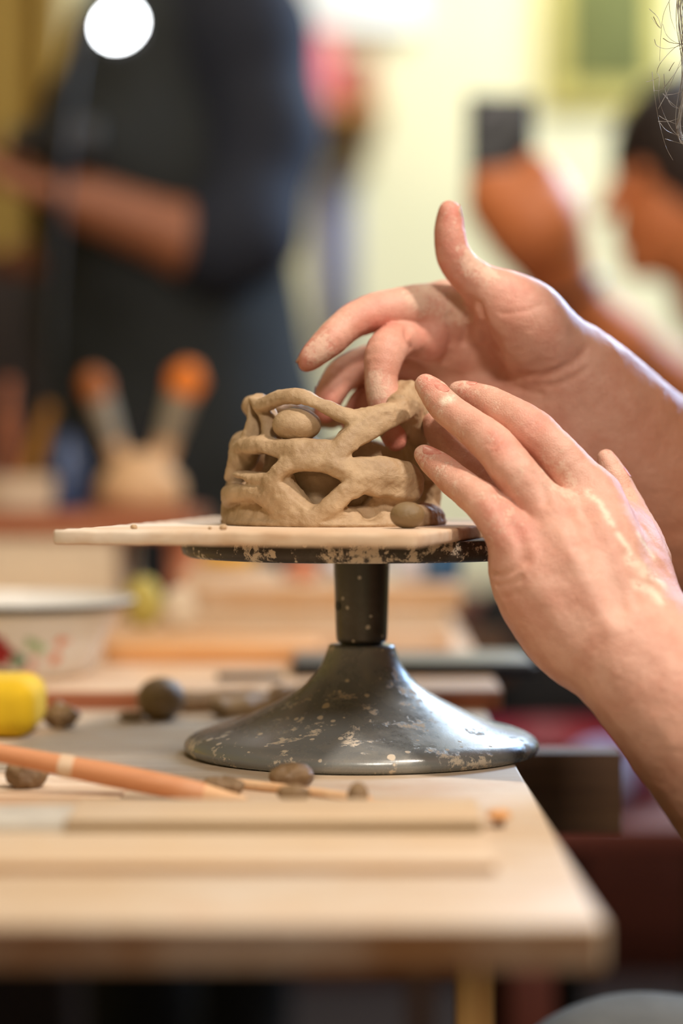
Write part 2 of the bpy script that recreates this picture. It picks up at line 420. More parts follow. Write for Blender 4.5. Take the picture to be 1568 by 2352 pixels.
# ------------------------------------------------------------------ worktable
TX = 0.094; TY0 = 0.855; TY1 = 2.62
t = empty('worktable', (-0.4, 1.7, 0), label='pale plywood worktable dusted with clay, carrying the turntable', cat='table')
box('tabletop', (-0.95, TY0, TABLE - 0.0175), (TX, TY1, TABLE), M['table'], t, 0.0022, 3)
box('edge_band', (-0.95, TY0 - 0.0012, TABLE - 0.0168), (TX - 0.002, TY0 + 0.0002, TABLE - 0.0016), M['table_edge'], t, 0.0002, 1)
for yy in (1.49, 2.5):
    b = box('cross_beam', (-0.95, yy, TABLE - 0.0175 - 0.0505), (0.1735, yy + 0.03, TABLE - 0.0178), M['beam_wood'], t, 0.0012)
for xx, yy in ((0.070, 1.462), (-0.85, 1.462), (0.070, 2.47), (-0.85, 2.47)):
    box('leg', (xx, yy, 0.0), (xx + 0.0225, yy + 0.0275, TABLE - 0.0178), M['leg_wood'] if yy < 2 else M['brown_wood'], t, 0.001)

# ------------------------------------------------------------------ banding wheel
WC = np.array([0.0112, 1.345, TABLE])
t = empty('banding_wheel', WC, label='grey metal sculpting turntable splashed with dried clay', cat='turntable')
lathe('base', [(0.094, 0.0), (0.0968, 0.0008), (0.0988, 0.0035), (0.0984, 0.0062), (0.0966, 0.0084), (0.0930, 0.0105), (0.0890, 0.0120), (0.0746, 0.0157), (0.0579, 0.0231), (0.0438, 0.0302),
               (0.0375, 0.0340), (0.0315, 0.0385), (0.0268, 0.0430), (0.0230, 0.0485), (0.0205, 0.0540), (0.0188, 0.0587), (0.0183, 0.0602), (0.0174, 0.0606), (0.011, 0.0606)], WC, M['wheel'], t, 128, angle=60)
lathe('shaft', [(0.0118, 0.0600), (0.0118, 0.0645)], WC, M['black'], t, 48)
lathe('stem', [(0.0120, 0.0618), (0.0132, 0.0620), (0.0140, 0.0632), (0.0143, 0.0660), (0.0150, 0.088), (0.0156, 0.1090), (0.0156, 0.1100)], WC, M['wheel_stem'], t, 64)
ang = math.radians(207); sp = WC + np.array([0.0149 * math.cos(ang), 0.0149 * math.sin(ang), 0.0825])
dirv = np.array([math.cos(ang), math.sin(ang), 0])
tube('set_screw', [sp - dirv * 0.004, sp + dirv * 0.0004], 0.0026, M['black'], t, 16)
lathe('wheel_head', [(0.012, 0.1096), (0.090, 0.1096), (0.0965, 0.1098), (0.0992, 0.1112), (0.1000, 0.1140), (0.1000, 0.1205), (0.0994, 0.1209), (0.0, 0.1209)], WC, M['wheel_head'], t, 128, angle=60)

# bat (board) on the wheel head
BZ = TABLE + 0.121; BTOP = BZ + 0.0071
c_near = np.array([P(958, 1230, 1.165)[0], 1.165]); c_left = np.array([P(113, 1221, 1.215)[0], 1.215])
ex = c_near - c_left; L1 = np.linalg.norm(ex); ex /= L1; ey = np.array([-ex[1], ex[0]]); L2 = 0.268
cen = c_left + ex * L1 / 2 + ey * L2 / 2
bm = bmesh.new(); bmesh.ops.create_grid(bm, x_segments=60, y_segments=70, size=0.5)
rs = np.random.RandomState(3)
bm2 = box_bm((-L1 / 2, -L2 / 2, 0), (L1 / 2, L2 / 2, 0.0071), 0.0018, 3); bm.free()
bmesh.ops.subdivide_edges(bm2, edges=[e for e in bm2.edges if e.calc_length() > 0.05], cuts=24, use_grid_fill=True)
for v in bm2.verts:                                        # worn, slightly ragged edges
    edge = min(L1 / 2 - abs(v.co.x), L2 / 2 - abs(v.co.y))
    if edge < 0.003:
        a = 0.0006 * math.sin(v.co.x * 310 + 1) + 0.0005 * math.sin(v.co.y * 270) + 0.0004 * math.sin(v.co.x * 900 + v.co.z * 700)
        v.co.z += a * (0.5 if v.co.z > 0.003 else 0.25)
        v.co.x *= 1 - 0.004 * abs(math.sin(v.co.y * 400)); v.co.y *= 1 - 0.003 * abs(math.sin(v.co.x * 370))
    cd = math.hypot(L1 / 2 - abs(v.co.x), L2 / 2 - abs(v.co.y))
    if cd < 0.012:
        f = 1 - 0.012 * (1 - cd / 0.012); v.co.x *= f; v.co.y *= f
bmesh.ops.transform(bm2, matrix=Matrix.Translation((cen[0], cen[1], BZ)) @ Matrix.Rotation(math.atan2(ex[1], ex[0]), 4, 'Z'), verts=bm2.verts)
tag(bm_obj('wooden_bat', bm2, M['bat'], None, True, 45), 'thin pale wooden board lying on the turntable head under the clay pot', 'board')

# ------------------------------------------------------------------ openwork clay pot
PX0 = P(765, 1100, 1.327)[0]; PY0 = 1.327
def potR(z):
    h = (z - BTOP) / 0.075
    return float(np.interp(h, [0, 0.35, 0.62, 1.0, 1.3], [0.0590, 0.0592, 0.0535, 0.0462, 0.043]))
def S(cx, cy, off=0.0, r=0.0):
    px, py = 440 + cx / 2.24, 840 + cy / 2.24
    Y = PY0 - 0.05
    for _ in range(8):
        p = P(px, py, Y); rr = potR(p[2]) + off - r
        q = rr * rr - (p[0] - PX0) ** 2
        Y = PY0 - math.sqrt(max(q, 0.0))
    return P(px, py, Y)
g = SDF((PX0 - 0.068, PY0 - 0.070, BTOP - 0.003), (PX0 + 0.068, PY0 + 0.068, BTOP + 0.086), 0.00075)
PXM = 1.28 / F / 2.24; RS = 0.054
gx, gy = np.meshgrid(g.ax[0], g.ax[1], indexing='ij')
rad2 = np.sqrt((gx - PX0) ** 2 + (gy - PY0) ** 2); th2 = np.arctan2(-(gy - PY0), gx - PX0)     # front of the pot = positive angles
band = np.argwhere((rad2[:, :, None] - np.array([potR(z) for z in g.ax[2]], np.float32)[None, None, :] < 0.010) & (rad2[:, :, None] - np.array([potR(z) for z in g.ax[2]], np.float32)[None, None, :] > -0.024) & ((gy < PY0 + 0.016)[:, :, None]))
bi = tuple(band.T); b_s = (th2[bi[0], bi[1]] * RS).astype(np.float32); b_z = g.ax[2][bi[2]]
b_r = (rad2[bi[0], bi[1]] - np.array([potR(z) for z in g.ax[2]], np.float32)[bi[2]]).astype(np.float32)
b_d = np.full(len(band), 1.0, np.float32)
def coil(pts, off=0.0, t=0.0048, k=0.0022, c=0.0022):
    """a flattened clay coil that follows the wall: a rounded-rectangle section swept along pts (crop pixels)"""
    global b_d
    Q = []
    for q in pts:
        p = S(q[0], q[1]); a_ = math.atan2(-(p[1] - PY0), p[0] - PX0)
        Q.append(np.array([a_ * RS, p[2], q[2] * PXM * 1.13, q[3] if len(q) > 3 else off]))
    full = np.array(smooth_path(Q, 4)); dl = np.full(len(b_d), 1.0, np.float32); rr = np.zeros(len(b_d), np.float32); oo = np.zeros(len(b_d), np.float32)
    for A_, B_ in zip(full[:-1], full[1:]):
        L = (B_ - A_)[:2]; LL = float(L @ L) + 1e-12
        x = b_s - A_[0]; y = b_z - A_[1]; u = np.clip((x * L[0] + y * L[1]) / LL, 0, 1)
        e = np.sqrt((x - u * L[0]) ** 2 + (y - u * L[1]) ** 2); ri = A_[2] + (B_[2] - A_[2]) * u; oi = A_[3] + (B_[3] - A_[3]) * u
        m = (e - ri) < (dl - rr); dl = np.where(m, e, dl); rr = np.where(m, ri, rr); oo = np.where(m, oi, oo)
    crown = 0.0016 * np.clip(1 - (dl / np.maximum(rr, 1e-4)) ** 2, -1, 1)            # faces swell slightly
    q1 = dl - np.maximum(rr - c, 0); q2 = np.abs(b_r - oo + t) - (t - c) - crown
    d = np.sqrt(np.maximum(q1, 0) ** 2 + np.maximum(q2, 0) ** 2) + np.minimum(np.maximum(q1, q2), 0) - c
    b_d = smin(b_d, d.astype(np.float32), np.float32(k))
coil([(302, 165, 10), (340, 200, 32), (430, 165, 34), (550, 158, 33), (680, 204, 34), (790, 255, 36), (850, 280, 36)], 0.0, 0.0034, 0.0015, 0.0014)
coil([(302, 162, 10), (292, 240, 24), (284, 320, 30), (262, 390, 34)])
coil([(318, 215, 22, -0.001), (330, 270, 26, -0.004), (338, 330, 28, -0.005), (345, 390, 30, -0.003)])
coil([(245, 412, 34), (350, 408, 38), (450, 430, 44), (560, 442, 56), (680, 450, 64), (755, 450, 56)], 0.0014)
coil([(735, 462, 50), (805, 390, 56), (900, 322, 60), (1000, 265, 60), (1085, 228, 52), (1150, 180, 48)], 0.0022)
coil([(860, 268, 34), (930, 258, 38), (1010, 243, 40)], 0.0006)
coil([(1085, 215, 44), (1125, 150, 40), (1140, 110, 36)], 0.0010)
coil([(470, 512, 36), (560, 492, 46), (680, 502, 42), (800, 548, 50)], 0.0006)
coil([(750, 508, 34), (850, 535, 60), (940, 565, 90), (1030, 580, 92), (1105, 600, 84), (1130, 630, 62)], 0.0028, 0.0060)
coil([(485, 505, 40), (428, 570, 44), (420, 620, 50), (460, 690, 60), (530, 755, 54), (620, 795, 40)], 0.0024)
coil([(460, 580, 24), (490, 640, 34), (545, 705, 36), (610, 765, 34)], -0.002)
coil([(610, 800, 40), (700, 735, 46), (770, 670, 48), (850, 612, 50), (900, 570, 50)], 0.0030)
coil([(228, 430, 36), (204, 510, 32), (184, 575, 26)], 0.0)
coil([(186, 650, 36), (178, 720, 40), (185, 800, 40)], 0.0008)
coil([(190, 668, 42), (270, 652, 38), (350, 660, 40), (430, 705, 50), (500, 772, 54)], 0.0026)
coil([(236, 556, 14), (320, 580, 28), (410, 588, 38)], 0.0016)
coil([(170, 806, 26), (300, 812, 18), (450, 812, 18), (620, 812, 26)], 0.0016)
coil([(230, 760, 50, -0.003), (340, 750, 60, -0.0045), (440, 770, 54, -0.0045)])
coil([(735, 805, 34, -0.007), (830, 790, 50, -0.008), (950, 786, 54, -0.008), (1060, 800, 46, -0.008)])
coil([(1110, 640, 50, 0.0005), (1040, 690, 50, -0.005), (990, 725, 44, -0.008)])
g.d[bi] = smin(g.d[bi], b_d, np.float32(0.002))
# inner back wall, pressed in one sheet behind the coils
def sheet(a0, a1, zt, off, t):
    a = np.arctan2(gy - PY0, gx - PX0); am = (a0 + a1) / 2; half = (a1 - a0) / 2
    da = np.abs((a - am + math.pi) % (2 * math.pi) - math.pi) - half
    zz = g.ax[2][None, None, :]; Rz = np.array([potR(z) for z in g.ax[2]], np.float32)[None, None, :]
    top = zt + 0.004 * np.sin(a * 5 + 1)[:, :, None]
    d = np.maximum(np.maximum(np.abs(rad2[:, :, None] - Rz - off) - t, (da * 0.05)[:, :, None]), zz - (BTOP + top))
    g.d = smin(g.d, d.astype(np.float32), np.float32(0.003))
sheet(math.radians(-2), math.radians(182), 0.046, -0.006, 0.0024)
sheet(math.radians(-160), math.radians(-48), 0.042, -0.019, 0.0024)          # inner wall added close behind the openings to keep them dark
# right-hand wall and the back, going round behind the fingers
def ring(a0, a1, z0, z1, r0, n=10, off=0.0, k=0.004, wob=0.0):
    pts = []; rr = []
    for i in range(n + 1):
        t_ = i / n; a = math.radians(a0 + (a1 - a0) * t_); z = BTOP + z0 + (z1 - z0) * t_ + wob * math.sin(t_ * 9)
        R = potR(z) + off - r0
        pts.append((PX0 + R * math.cos(a), PY0 + R * math.sin(a), z)); rr.append(r0)
    g.chain(pts, rr, k)
ring(-38, 20, 0.066, 0.060, 0.0052); ring(20, 165, 0.060, 0.062, 0.0044, 20, wob=0.003); ring(165, 184, 0.062, 0.066, 0.0036, 6)
ring(-35, 10, 0.064, 0.036, 0.0060); ring(0, 12, 0.060, 0.0, 0.0068); ring(14, 60, 0.050, 0.006, 0.0058)
ring(60, 120, 0.006, 0.052, 0.0056); ring(120, 178, 0.052, 0.012, 0.0056); ring(90, 200, 0.030, 0.034, 0.0054, 16, wob=0.004)
ring(-12, 30, 0.034, 0.026, 0.0060); ring(-60, 280, 0.0035, 0.0035, 0.0060, 40, off=0.0); ring(20, 100, 0.028, 0.030, 0.005, 12)
ring(178, 200, 0.045, 0.036, 0.006)
ring(-50, -8, 0.004, 0.004, 0.005, 8)
g.ell((PX0, PY0, BTOP + 0.001), (0.054, 0.054, 0.004), 0.003)
g.cut_below(BTOP - 0.0003)
g.noise(0.0011, 0.012, 5); g.noise(0.0006, 0.0048, 6); g.noise(0.0003, 0.0018, 7)
o = link('clay_pot', g.mesh('clay_pot'), M['clay']); del g
tag(o, 'openwork pot of interlaced wet grey-brown clay coils, being shaped by two hands', 'pot')

def lump(name, c, r, m, label, cat='clay', seed=1, amp=0.08, zmin=None, rot=None, group=None, vox=None, extra=()):
    """a hand-squeezed piece of clay; extra = more (centre, radii) blobs of the same piece"""
    r = np.array(r); c = np.array(c); mx = r.max() * 1.5 + sum(np.linalg.norm(np.array(e[0]) - c) + max(e[1]) for e in extra[:1]) 
    lo = c - r.max() * 1.35; hi = c + r.max() * 1.35
    for e in extra:
        lo = np.minimum(lo, np.array(e[0]) - max(e[1]) * 1.35); hi = np.maximum(hi, np.array(e[0]) + max(e[1]) * 1.35)
    g = SDF(lo, hi, vox or max(r.min() / 11, 0.0004))
    g.ell(c, r, 0.0, rot)
    for e in extra: g.ell(e[0], e[1], r.min() * 0.35)
    b = r.min() * 0.8
    g.noise(amp * r.min(), r.min() * 1.1, seed, b); g.noise(amp * 0.45 * r.min(), r.min() * 0.4, seed + 1, b)
    if zmin is not None: g.cut_below(zmin)
    o = link(name, g.mesh(name), m)
    if label: tag(o, label, cat, group)
    return o
p = S(540, 302, -0.002, 0.0); r1 = R_(128 / 2.24, 1.28)
lump('clay_ball', p + np.array([0, 0.0075, 0]), (r1, r1 * 0.8, R_(88 / 2.24, 1.28)), M['clay'], 'egg-shaped clay ball wedged in the upper window of the clay pot', 'clay ball', 11, 0.06)
pb = P(440 + 1110 / 2.24, 840 + 772 / 2.24, 1.245); rz = R_(70 / 2.24, 1.245)
lump('clay_ball', (pb[0], pb[1], BTOP + rz * 0.97), (R_(91 / 2.24, 1.245), 0.0085, rz), M['clay_ball'], 'smooth olive clay pebble resting on the board beside the clay pot', 'clay ball', 12, 0.03, BTOP)
for i, (px, py, rpx, lab) in enumerate([(513, 1217, 9, 'tiny clay crumb on the board at the foot of the clay pot'),
                                         (307, 1215, 8, 'small clay crumb near the far left corner of the pale board'),
                                         (482, 1216, 5, 'clay speck on the board just beyond the tiny crumb')]):
    Y = ZT(py, CAM[2] - BTOP); Y = min(max(Y, 1.2), 1.32); q = P(px, py, Y); r = R_(rpx, Y)
    lump('clay_crumb', (q[0], q[1], BTOP + r * 0.6), (r, r, r * 0.8), M['clay'], lab, 'clay crumb', 20 + i, 0.25, BTOP)
# ------------------------------------------------------------------ the potter: hands and forearms
def J(px, py, Y, r): return (P(px, py, Y), R_(r, Y))
def fchain(g, js, k=0.0025, per=4):
    full = smooth_path([np.append(p, r) for p, r in js], per)
    g.chain([f[:3] for f in full], [float(f[3]) for f in full], k)
VOX = 0.00085
# --- left hand (back of the hand towards the camera)
lo, hi = (0.028, 1.150, 0.655), (0.222, 1.345, 0.955)
fg = SDF(lo, hi, VOX); pg = SDF(lo, hi, VOX)
ringf = [J(978, 884, 1.2790, 25), J(1000, 908, 1.2760, 33), J(1030, 942, 1.2700, 38), J(1080, 980, 1.2610, 42), J(1132, 1022, 1.2530, 49), J(1186, 1090, 1.2430, 52), J(1262, 1185, 1.2400, 56)]
midf = [J(1050, 897, 1.2900, 20), J(1075, 904, 1.2870, 28), J(1118, 922, 1.2800, 36), J(1165, 948, 1.2700, 42), J(1216, 984, 1.2630, 49), J(1285, 1048, 1.2560, 50), J(1362, 1138, 1.2540, 56)]
pinky = [J(974, 1043, 1.2780, 23), J(995, 1062, 1.2740, 31), J(1034, 1094, 1.2640, 37), J(1075, 1128, 1.2500, 40), J(1120, 1166, 1.2380, 46), J(1160, 1215, 1.2320, 50), J(1202, 1272, 1.2320, 56)]
indexf = [J(1391, 1052, 1.300, 20), J(1408, 1090, 1.298, 30), J(1436, 1150, 1.294, 36), J(1470, 1220, 1.284, 42), J(1490, 1290, 1.268, 52)]
thumbl = [J(992, 968, 1.3060, 22), J(1006, 990, 1.3050, 32), J(1036, 1032, 1.3020, 38), J(1080, 1080, 1.2960, 40), J(1140, 1140, 1.2880, 46), J(1240, 1240, 1.2700, 62)]
for js in (indexf, midf, ringf, pinky):
    fchain(fg, js, 0.0006)
fchain(fg, thumbl, 0.0006)
# metacarpals, heel of the hand, wrist, forearm
for js in ([J(1200, 1268, 1.2320, 54), J(1270, 1370, 1.2260, 62), J(1360, 1490, 1.2230, 74)],
           [J(1262, 1185, 1.2400, 55), J(1330, 1310, 1.2270, 60), J(1405, 1450, 1.2210, 70)],
           [J(1362, 1140, 1.2540, 54), J(1405, 1270, 1.2370, 58), J(1450, 1430, 1.2270, 68)],
           [J(1415, 1195, 1.2760, 52), J(1455, 1290, 1.2540, 58), J(1490, 1420, 1.2380, 66)],
           [J(1190, 1300, 1.2380, 60), J(1262, 1408, 1.2360, 72), J(1350, 1505, 1.2330, 82)],
           [J(1400, 1470, 1.2250, 96), J(1455, 1520, 1.2210, 112), J(1530, 1605, 1.2140, 126), J(1640, 1735, 1.2060, 148), J(1780, 1900, 1.2000, 172)],
           [J(1470, 1440, 1.2330, 90), J(1560, 1540, 1.2250, 110), J(1700, 1690, 1.2150, 140), J(1850, 1860, 1.2050, 165)]):
    fchain(pg, js, 0.013, 3)
pg.merge(fg, 0.0075)
g = pg; del fg
# creases: pinky root folds, knuckle wrinkles, tendons
def surf(g, px, py, Y0):
    """first point of the surface along the ray of a pixel"""
    ys = np.arange(g.ax[1][0] + 0.002, g.ax[1][-1] - 0.002, 0.0004)
    p0, p1 = P(px, py, 1.0), P(px, py, 2.0)
    pts = p0[None] + (p1 - p0)[None] * (ys - 1.0)[:, None]
    i = np.clip(np.round((pts - g.lo) / g.vox).astype(int), 0, g.n - 1)
    h = np.nonzero(g.d[tuple(i.T)] < 0)[0]
    return pts[h[0]] if len(h) else P(px, py, Y0)
def gpx(g, pts, Y, amp, sig):
    q = smooth_path([np.array(p_, float) for p_ in pts], 4)
    g.groove([surf(g, a[0], a[1], Y) for a in q], amp, sig)
gpx(g, [(1120, 1318), (1150, 1322), (1178, 1310), (1195, 1285)], 1.2155, 0.0013, 0.0018)
gpx(g, [(1140, 1345), (1172, 1340), (1196, 1326)], 1.2130, 0.0010, 0.0016)
gpx(g, [(1160, 1372), (1190, 1364)], 1.2110, 0.0007, 0.0016)
gpx(g, [(1228, 1090), (1250, 1130), (1252, 1152)], 1.232, 0.0014, 0.0026)
gpx(g, [(1146, 1130), (1165, 1180), (1190, 1232), (1206, 1285)], 1.2255, 0.0016, 0.0034)
for (a, b, Y, sx) in ((1140, 1005, 1.2405, 1), (1150, 1016, 1.2405, 1), (1128, 1000, 1.2410, 1)):
    gpx(g, [(a - 12, b + 22), (a + 6, b + 12), (a + 22, b - 10)], Y, 0.0005, 0.0011)
for a, b in ((1226, 962), (1238, 972)):
    gpx(g, [(a - 14, b + 22), (a + 4, b + 6), (a + 12, b - 8)], 1.251, 0.0005, 0.0011)
for pts, Y in (([(1290, 1230), (1340, 1330), (1400, 1440)], 1.2150), ([(1385, 1200), (1425, 1300), (1460, 1400)], 1.2260)):
    gpx(g, pts, Y, -0.0009, 0.0045)
gpx(g, [(1330, 1185), (1372, 1290), (1420, 1390)], 1.2180, 0.0014, 0.0055)
g.noise(0.0004, 0.009, 31); g.noise(0.00014, 0.0028, 32)
VL, QL = g.arrays(); del g, pg
tips = [ringf[0][0], midf[0][0], pinky[0][0], indexf[0][0]]
kn = [P(1137, 1180, 1.228), P(1150, 1016, 1.240), P(1235, 975, 1.255), P(1150, 1200, 1.226)]
redL = np.clip(near(VL, [t_ + np.array([0.002, -0.004, 0.003]) for t_ in tips], 0.0085) * 0.7 + near(VL, kn, 0.010) * 0.5 + near(VL, [P(1200, 1230, 1.215)], 0.012) * 0.45, 0, 1)
fing = [j[0] for js in (ringf, midf, pinky) for j in js[:6]]
dustL = np.clip(near(VL, fing, 0.016) * 0.95 + near(VL, [P(1300, 1130, 1.235), P(1330, 1160, 1.24)], 0.016) * 0.7 + 0.22 * near(VL, [P(1300, 1350, 1.215)], 0.05), 0, 1)
def on_skin(Vx, pts):
    """skin points seen at pixels along the polyline pts"""
    d = Vx - CAM; ca, sa = math.cos(TILT), math.sin(TILT); dep = d[:, 1] * ca - d[:, 2] * sa
    u = 784 + F * d[:, 0] / dep; v = 1176 - F * (d[:, 1] * sa + d[:, 2] * ca) / dep; out = []
    for (x0, y0), (x1, y1) in zip(pts[:-1], pts[1:]):
        n = max(2, int(math.hypot(x1 - x0, y1 - y0) / 6))
        for i in range(n):
            x, y = x0 + (x1 - x0) * i / n, y0 + (y1 - y0) * i / n
            idx = np.nonzero((np.abs(u - x) < 5) & (np.abs(v - y) < 5))[0]
            if len(idx): out.append(Vx[idx[np.argmin(Vx[idx, 1])]])
    return out
st = [on_skin(VL, q) for q in ([(1346, 1126), (1372, 1150), (1392, 1172), (1412, 1206)], [(1424, 1224), (1440, 1246), (1455, 1270)], [(1470, 1225), (1490, 1255), (1505, 1280)],
                               [(1448, 1284), (1475, 1296), (1500, 1318), (1530, 1340)], [(1480, 1300), (1478, 1318)], [(1462, 1340), (1500, 1352), (1522, 1380)])]
clayL = np.clip(near(VL, on_skin(VL, [(1018, 916), (1040, 908)]), 0.0026) * 1.2 + near(VL, st[0] + st[1] + st[2], 0.0019) + near(VL, st[3] + st[4] + st[5], 0.0034) * 0.95
                + near(VL, [j[0] for j in indexf[:5]], 0.010) * 0.55, 0, 1)
tanL = np.clip((VL[:, 2] * -1 + 0.79) / 0.12, 0, 1) * 0.8 + np.clip((VL[:, 0] - 0.135) / 0.05, 0, 1) * 0.35

# --- right hand (palm towards the camera, thumb up)
lo, hi = (-0.036, 1.270, 0.800), (0.232, 1.432, 1.068)
fg = SDF(lo, hi, VOX); pg = SDF(lo, hi, VOX)
indexr = [J(703, 835, 1.3180, 19), J(716, 822, 1.3180, 28), J(752, 788, 1.3210, 36), J(800, 745, 1.3290, 40), J(850, 721, 1.3370, 44), J(905, 710, 1.3430, 47), J(955, 706, 1.3500, 52), J(1030, 706, 1.3600, 56)]
midr = [J(908, 1012, 1.3080, 24), J(900, 985, 1.3080, 32), J(884, 925, 1.3090, 38), J(875, 868, 1.3110, 38), J(886, 806, 1.3180, 46), J(920, 782, 1.3380, 44), J(985, 772, 1.3660, 54)]
ringr = [J(748, 948, 1.3480, 24), J(756, 915, 1.3490, 33), J(782, 868, 1.3540, 39), J(822, 842, 1.3660, 40), J(868, 830, 1.3760, 44), J(930, 826, 1.3830, 44), J(1000, 828, 1.3860, 52)]
pinkr = [J(806, 985, 1.3600, 21), J(814, 958, 1.3610, 29), J(840, 915, 1.3680, 33), J(880, 890, 1.3820, 37), J(935, 882, 1.3900, 39), J(1010, 890, 1.3940, 46)]
thumbr = [J(1033, 486, 1.3300, 25), J(1032, 506, 1.3300, 31), J(1033, 542, 1.3300, 36), J(1043, 586, 1.3315, 40), J(1072, 628, 1.3345, 44), J(1112, 660, 1.3380, 50), J(1160, 700, 1.3440, 62)]
for js in (indexr, midr, ringr, pinkr, thumbr): fchain(fg, js, 0.0006)
for js in ([J(1030, 712, 1.3620, 54), J(1110, 760, 1.3720, 60), J(1290, 880, 1.3800, 72)],
           [J(990, 775, 1.3680, 52), J(1090, 820, 1.3800, 58), J(1290, 915, 1.3850, 70)],
           [J(1000, 832, 1.3860, 52), J(1100, 870, 1.3900, 56), J(1290, 950, 1.3900, 70)],
           [J(1012, 894, 1.3940, 48), J(1120, 925, 1.3900, 62), J(1280, 985, 1.3850, 74)],
           [J(1150, 690, 1.3420, 64), J(1210, 742, 1.3450, 78), J(1258, 798, 1.3530, 78), J(1320, 862, 1.3660, 80), J(1400, 960, 1.3760, 90)],
           [J(1080, 915, 1.3840, 60), J(1180, 940, 1.3700, 70), J(1270, 975, 1.3660, 74)],
           [J(1270, 846, 1.3660, 88), J(1335, 902, 1.3700, 106), J(1430, 1005, 1.3800, 130), J(1560, 1130, 1.3960, 158), J(1700, 1270, 1.4040, 180)],
           [J(1270, 945, 1.3680, 84), J(1360, 1020, 1.3740, 104), J(1480, 1130, 1.3840, 132), J(1620, 1270, 1.4000, 160)],
           [J(1030, 712, 1.3600, 50), J(1090, 722, 1.3580, 26), J(1150, 700, 1.3480, 40)]):
    fchain(pg, js, 0.016 if js[0][1] > R_(80, 1.36) else 0.010, 3)
pg.ell(P(985, 775, 1.352), (R_(46, 1.35), 0.011, R_(58, 1.35)), 0.007)       # pad under the index finger
pg.ell(P(1180, 950, 1.362), (R_(100, 1.36), 0.013, R_(50, 1.36)), 0.010)
pg.merge(fg, 0.0065); g = pg; del fg
pg.ell(P(1085, 800, 1.338), (R_(56, 1.34), 0.013, R_(44, 1.34)), 0.008, sub=True)    # hollow of the palm
pg.chain([P(1097, 712, 1.3500), P(1096, 738, 1.3480), P(1104, 775, 1.3520)], [R_(9, 1.35), R_(15, 1.35), R_(9, 1.35)], 0.004)   # fold of skin in the thumb web
gpx(g, [(1084, 690), (1076, 720), (1072, 755), (1066, 785)], 1.349, 0.0022, 0.0024)
gpx(g, [(1100, 700), (1112, 735), (1126, 775), (1150, 815)], 1.347, 0.0022, 0.0024)
gpx(g, [(1034, 730), (1036, 775), (1022, 830)], 1.346, 0.0016, 0.0028)
gpx(g, [(940, 745), (932, 770), (945, 800)], 1.336, 0.0016, 0.0022)
gpx(g, [(1150, 720), (1200, 716), (1245, 700)], 1.328, 0.0005, 0.0015)
gpx(g, [(1190, 860), (1250, 862), (1320, 830), (1345, 800)], 1.352, 0.0012, 0.0026)
gpx(g, [(1230, 885), (1290, 880), (1345, 850)], 1.354, 0.0008, 0.0022)
gpx(g, [(1090, 905), (1170, 890), (1240, 905)], 1.358, 0.0008, 0.0022)
for a, b in ((1070, 604), (1082, 616), (1096, 628)):
    gpx(g, [(a - 2, b - 16), (a - 12, b + 4), (a - 22, b + 26)], 1.3265, 0.0005, 0.0012)
g.noise(0.0004, 0.009, 41); g.noise(0.00014, 0.0028, 42)
VR, QR = g.arrays(); del g, pg
redR = np.clip(near(VR, [indexr[1][0], midr[0][0], ringr[0][0], thumbr[2][0], thumbr[3][0], thumbr[1][0]], 0.012) * 0.75 + near(VR, [P(985, 790, 1.345), P(880, 745, 1.327)], 0.013) * 0.55 + near(VR, [P(1170, 690, 1.33)], 0.012) * 0.35 + 0.12, 0, 1)
dustR = np.clip(near(VR, [P(975, 660, 1.345), P(1000, 690, 1.345), P(960, 690, 1.34), P(1040, 690, 1.345), P(1090, 600, 1.325), P(1120, 620, 1.325), P(730, 805, 1.312), P(860, 890, 1.30), P(1050, 720, 1.345)], 0.013) * 0.9
                + near(VR, [P(1250, 800, 1.335), P(1030, 490, 1.325), P(800, 720, 1.325)], 0.016) * 0.55 + 0.12, 0, 1)
clayR = np.clip(near(VR, [P(978, 665, 1.345), P(1022, 650, 1.35)], 0.004) * 0.5, 0, 1)
tanR = np.clip((VR[:, 0] - 0.125) / 0.07, 0, 1)
# ------------------------------------------------------------------ the potter: head, clothes, hair
potter = empty('person', (0.62, 1.31, 0.0), label='grey-haired potter in maroon top reaching both clay-dusted hands to the pot', cat='person')
def head_sdf(g, c, fwd, s=1.0, k=0.012):
    """head of height 0.23*s with a face looking along fwd"""
    f = np.array(fwd, float); f /= np.linalg.norm(f); side = np.cross(f, (0, 0, 1)); side /= np.linalg.norm(side); up = np.cross(side, f)
    Rm = np.stack([side, f, up], 1); w = lambda x, y, z: np.array(c) + s * (x * side + y * f + z * up)
    g.ell(w(0, -0.012, 0.028), (0.075 * s, 0.093 * s, 0.088 * s), k, Rm)
    g.ell(w(0, 0.022, -0.040), (0.058 * s, 0.066 * s, 0.078 * s), k, Rm)
    g.ell(w(0, 0.066, -0.094), (0.022 * s, 0.020 * s, 0.020 * s), k, Rm)
    g.cone(w(0, 0.084, 0.008), w(0, 0.106, -0.032), 0.008 * s, 0.012 * s, 0.008)
    for e in (-1, 1):
        g.ell(w(0.033 * e, 0.086, 0.008), (0.017 * s, 0.014 * s, 0.012 * s), 0.004, Rm, sub=True)
        g.ell(w(0.033 * e, 0.072, 0.006), (0.013 * s, 0.013 * s, 0.012 * s), 0.002, Rm)
        g.ell(w(0.077 * e, -0.008, -0.008), (0.009 * s, 0.019 * s, 0.031 * s), 0.006, Rm)
    g.ell(w(0, 0.084, -0.058), (0.025 * s, 0.010 * s, 0.006 * s), 0.004, Rm)
    g.ell(w(0, 0.083, -0.069), (0.020 * s, 0.010 * s, 0.006 * s), 0.004, Rm)
    g.groove([w(-0.024, 0.090, -0.063), w(0, 0.095, -0.063), w(0.024, 0.090, -0.063)], 0.003, 0.003)
    return w
HC = np.array([0.296, 1.285, 1.150]); hf = (-0.80, 0.02, -0.60)
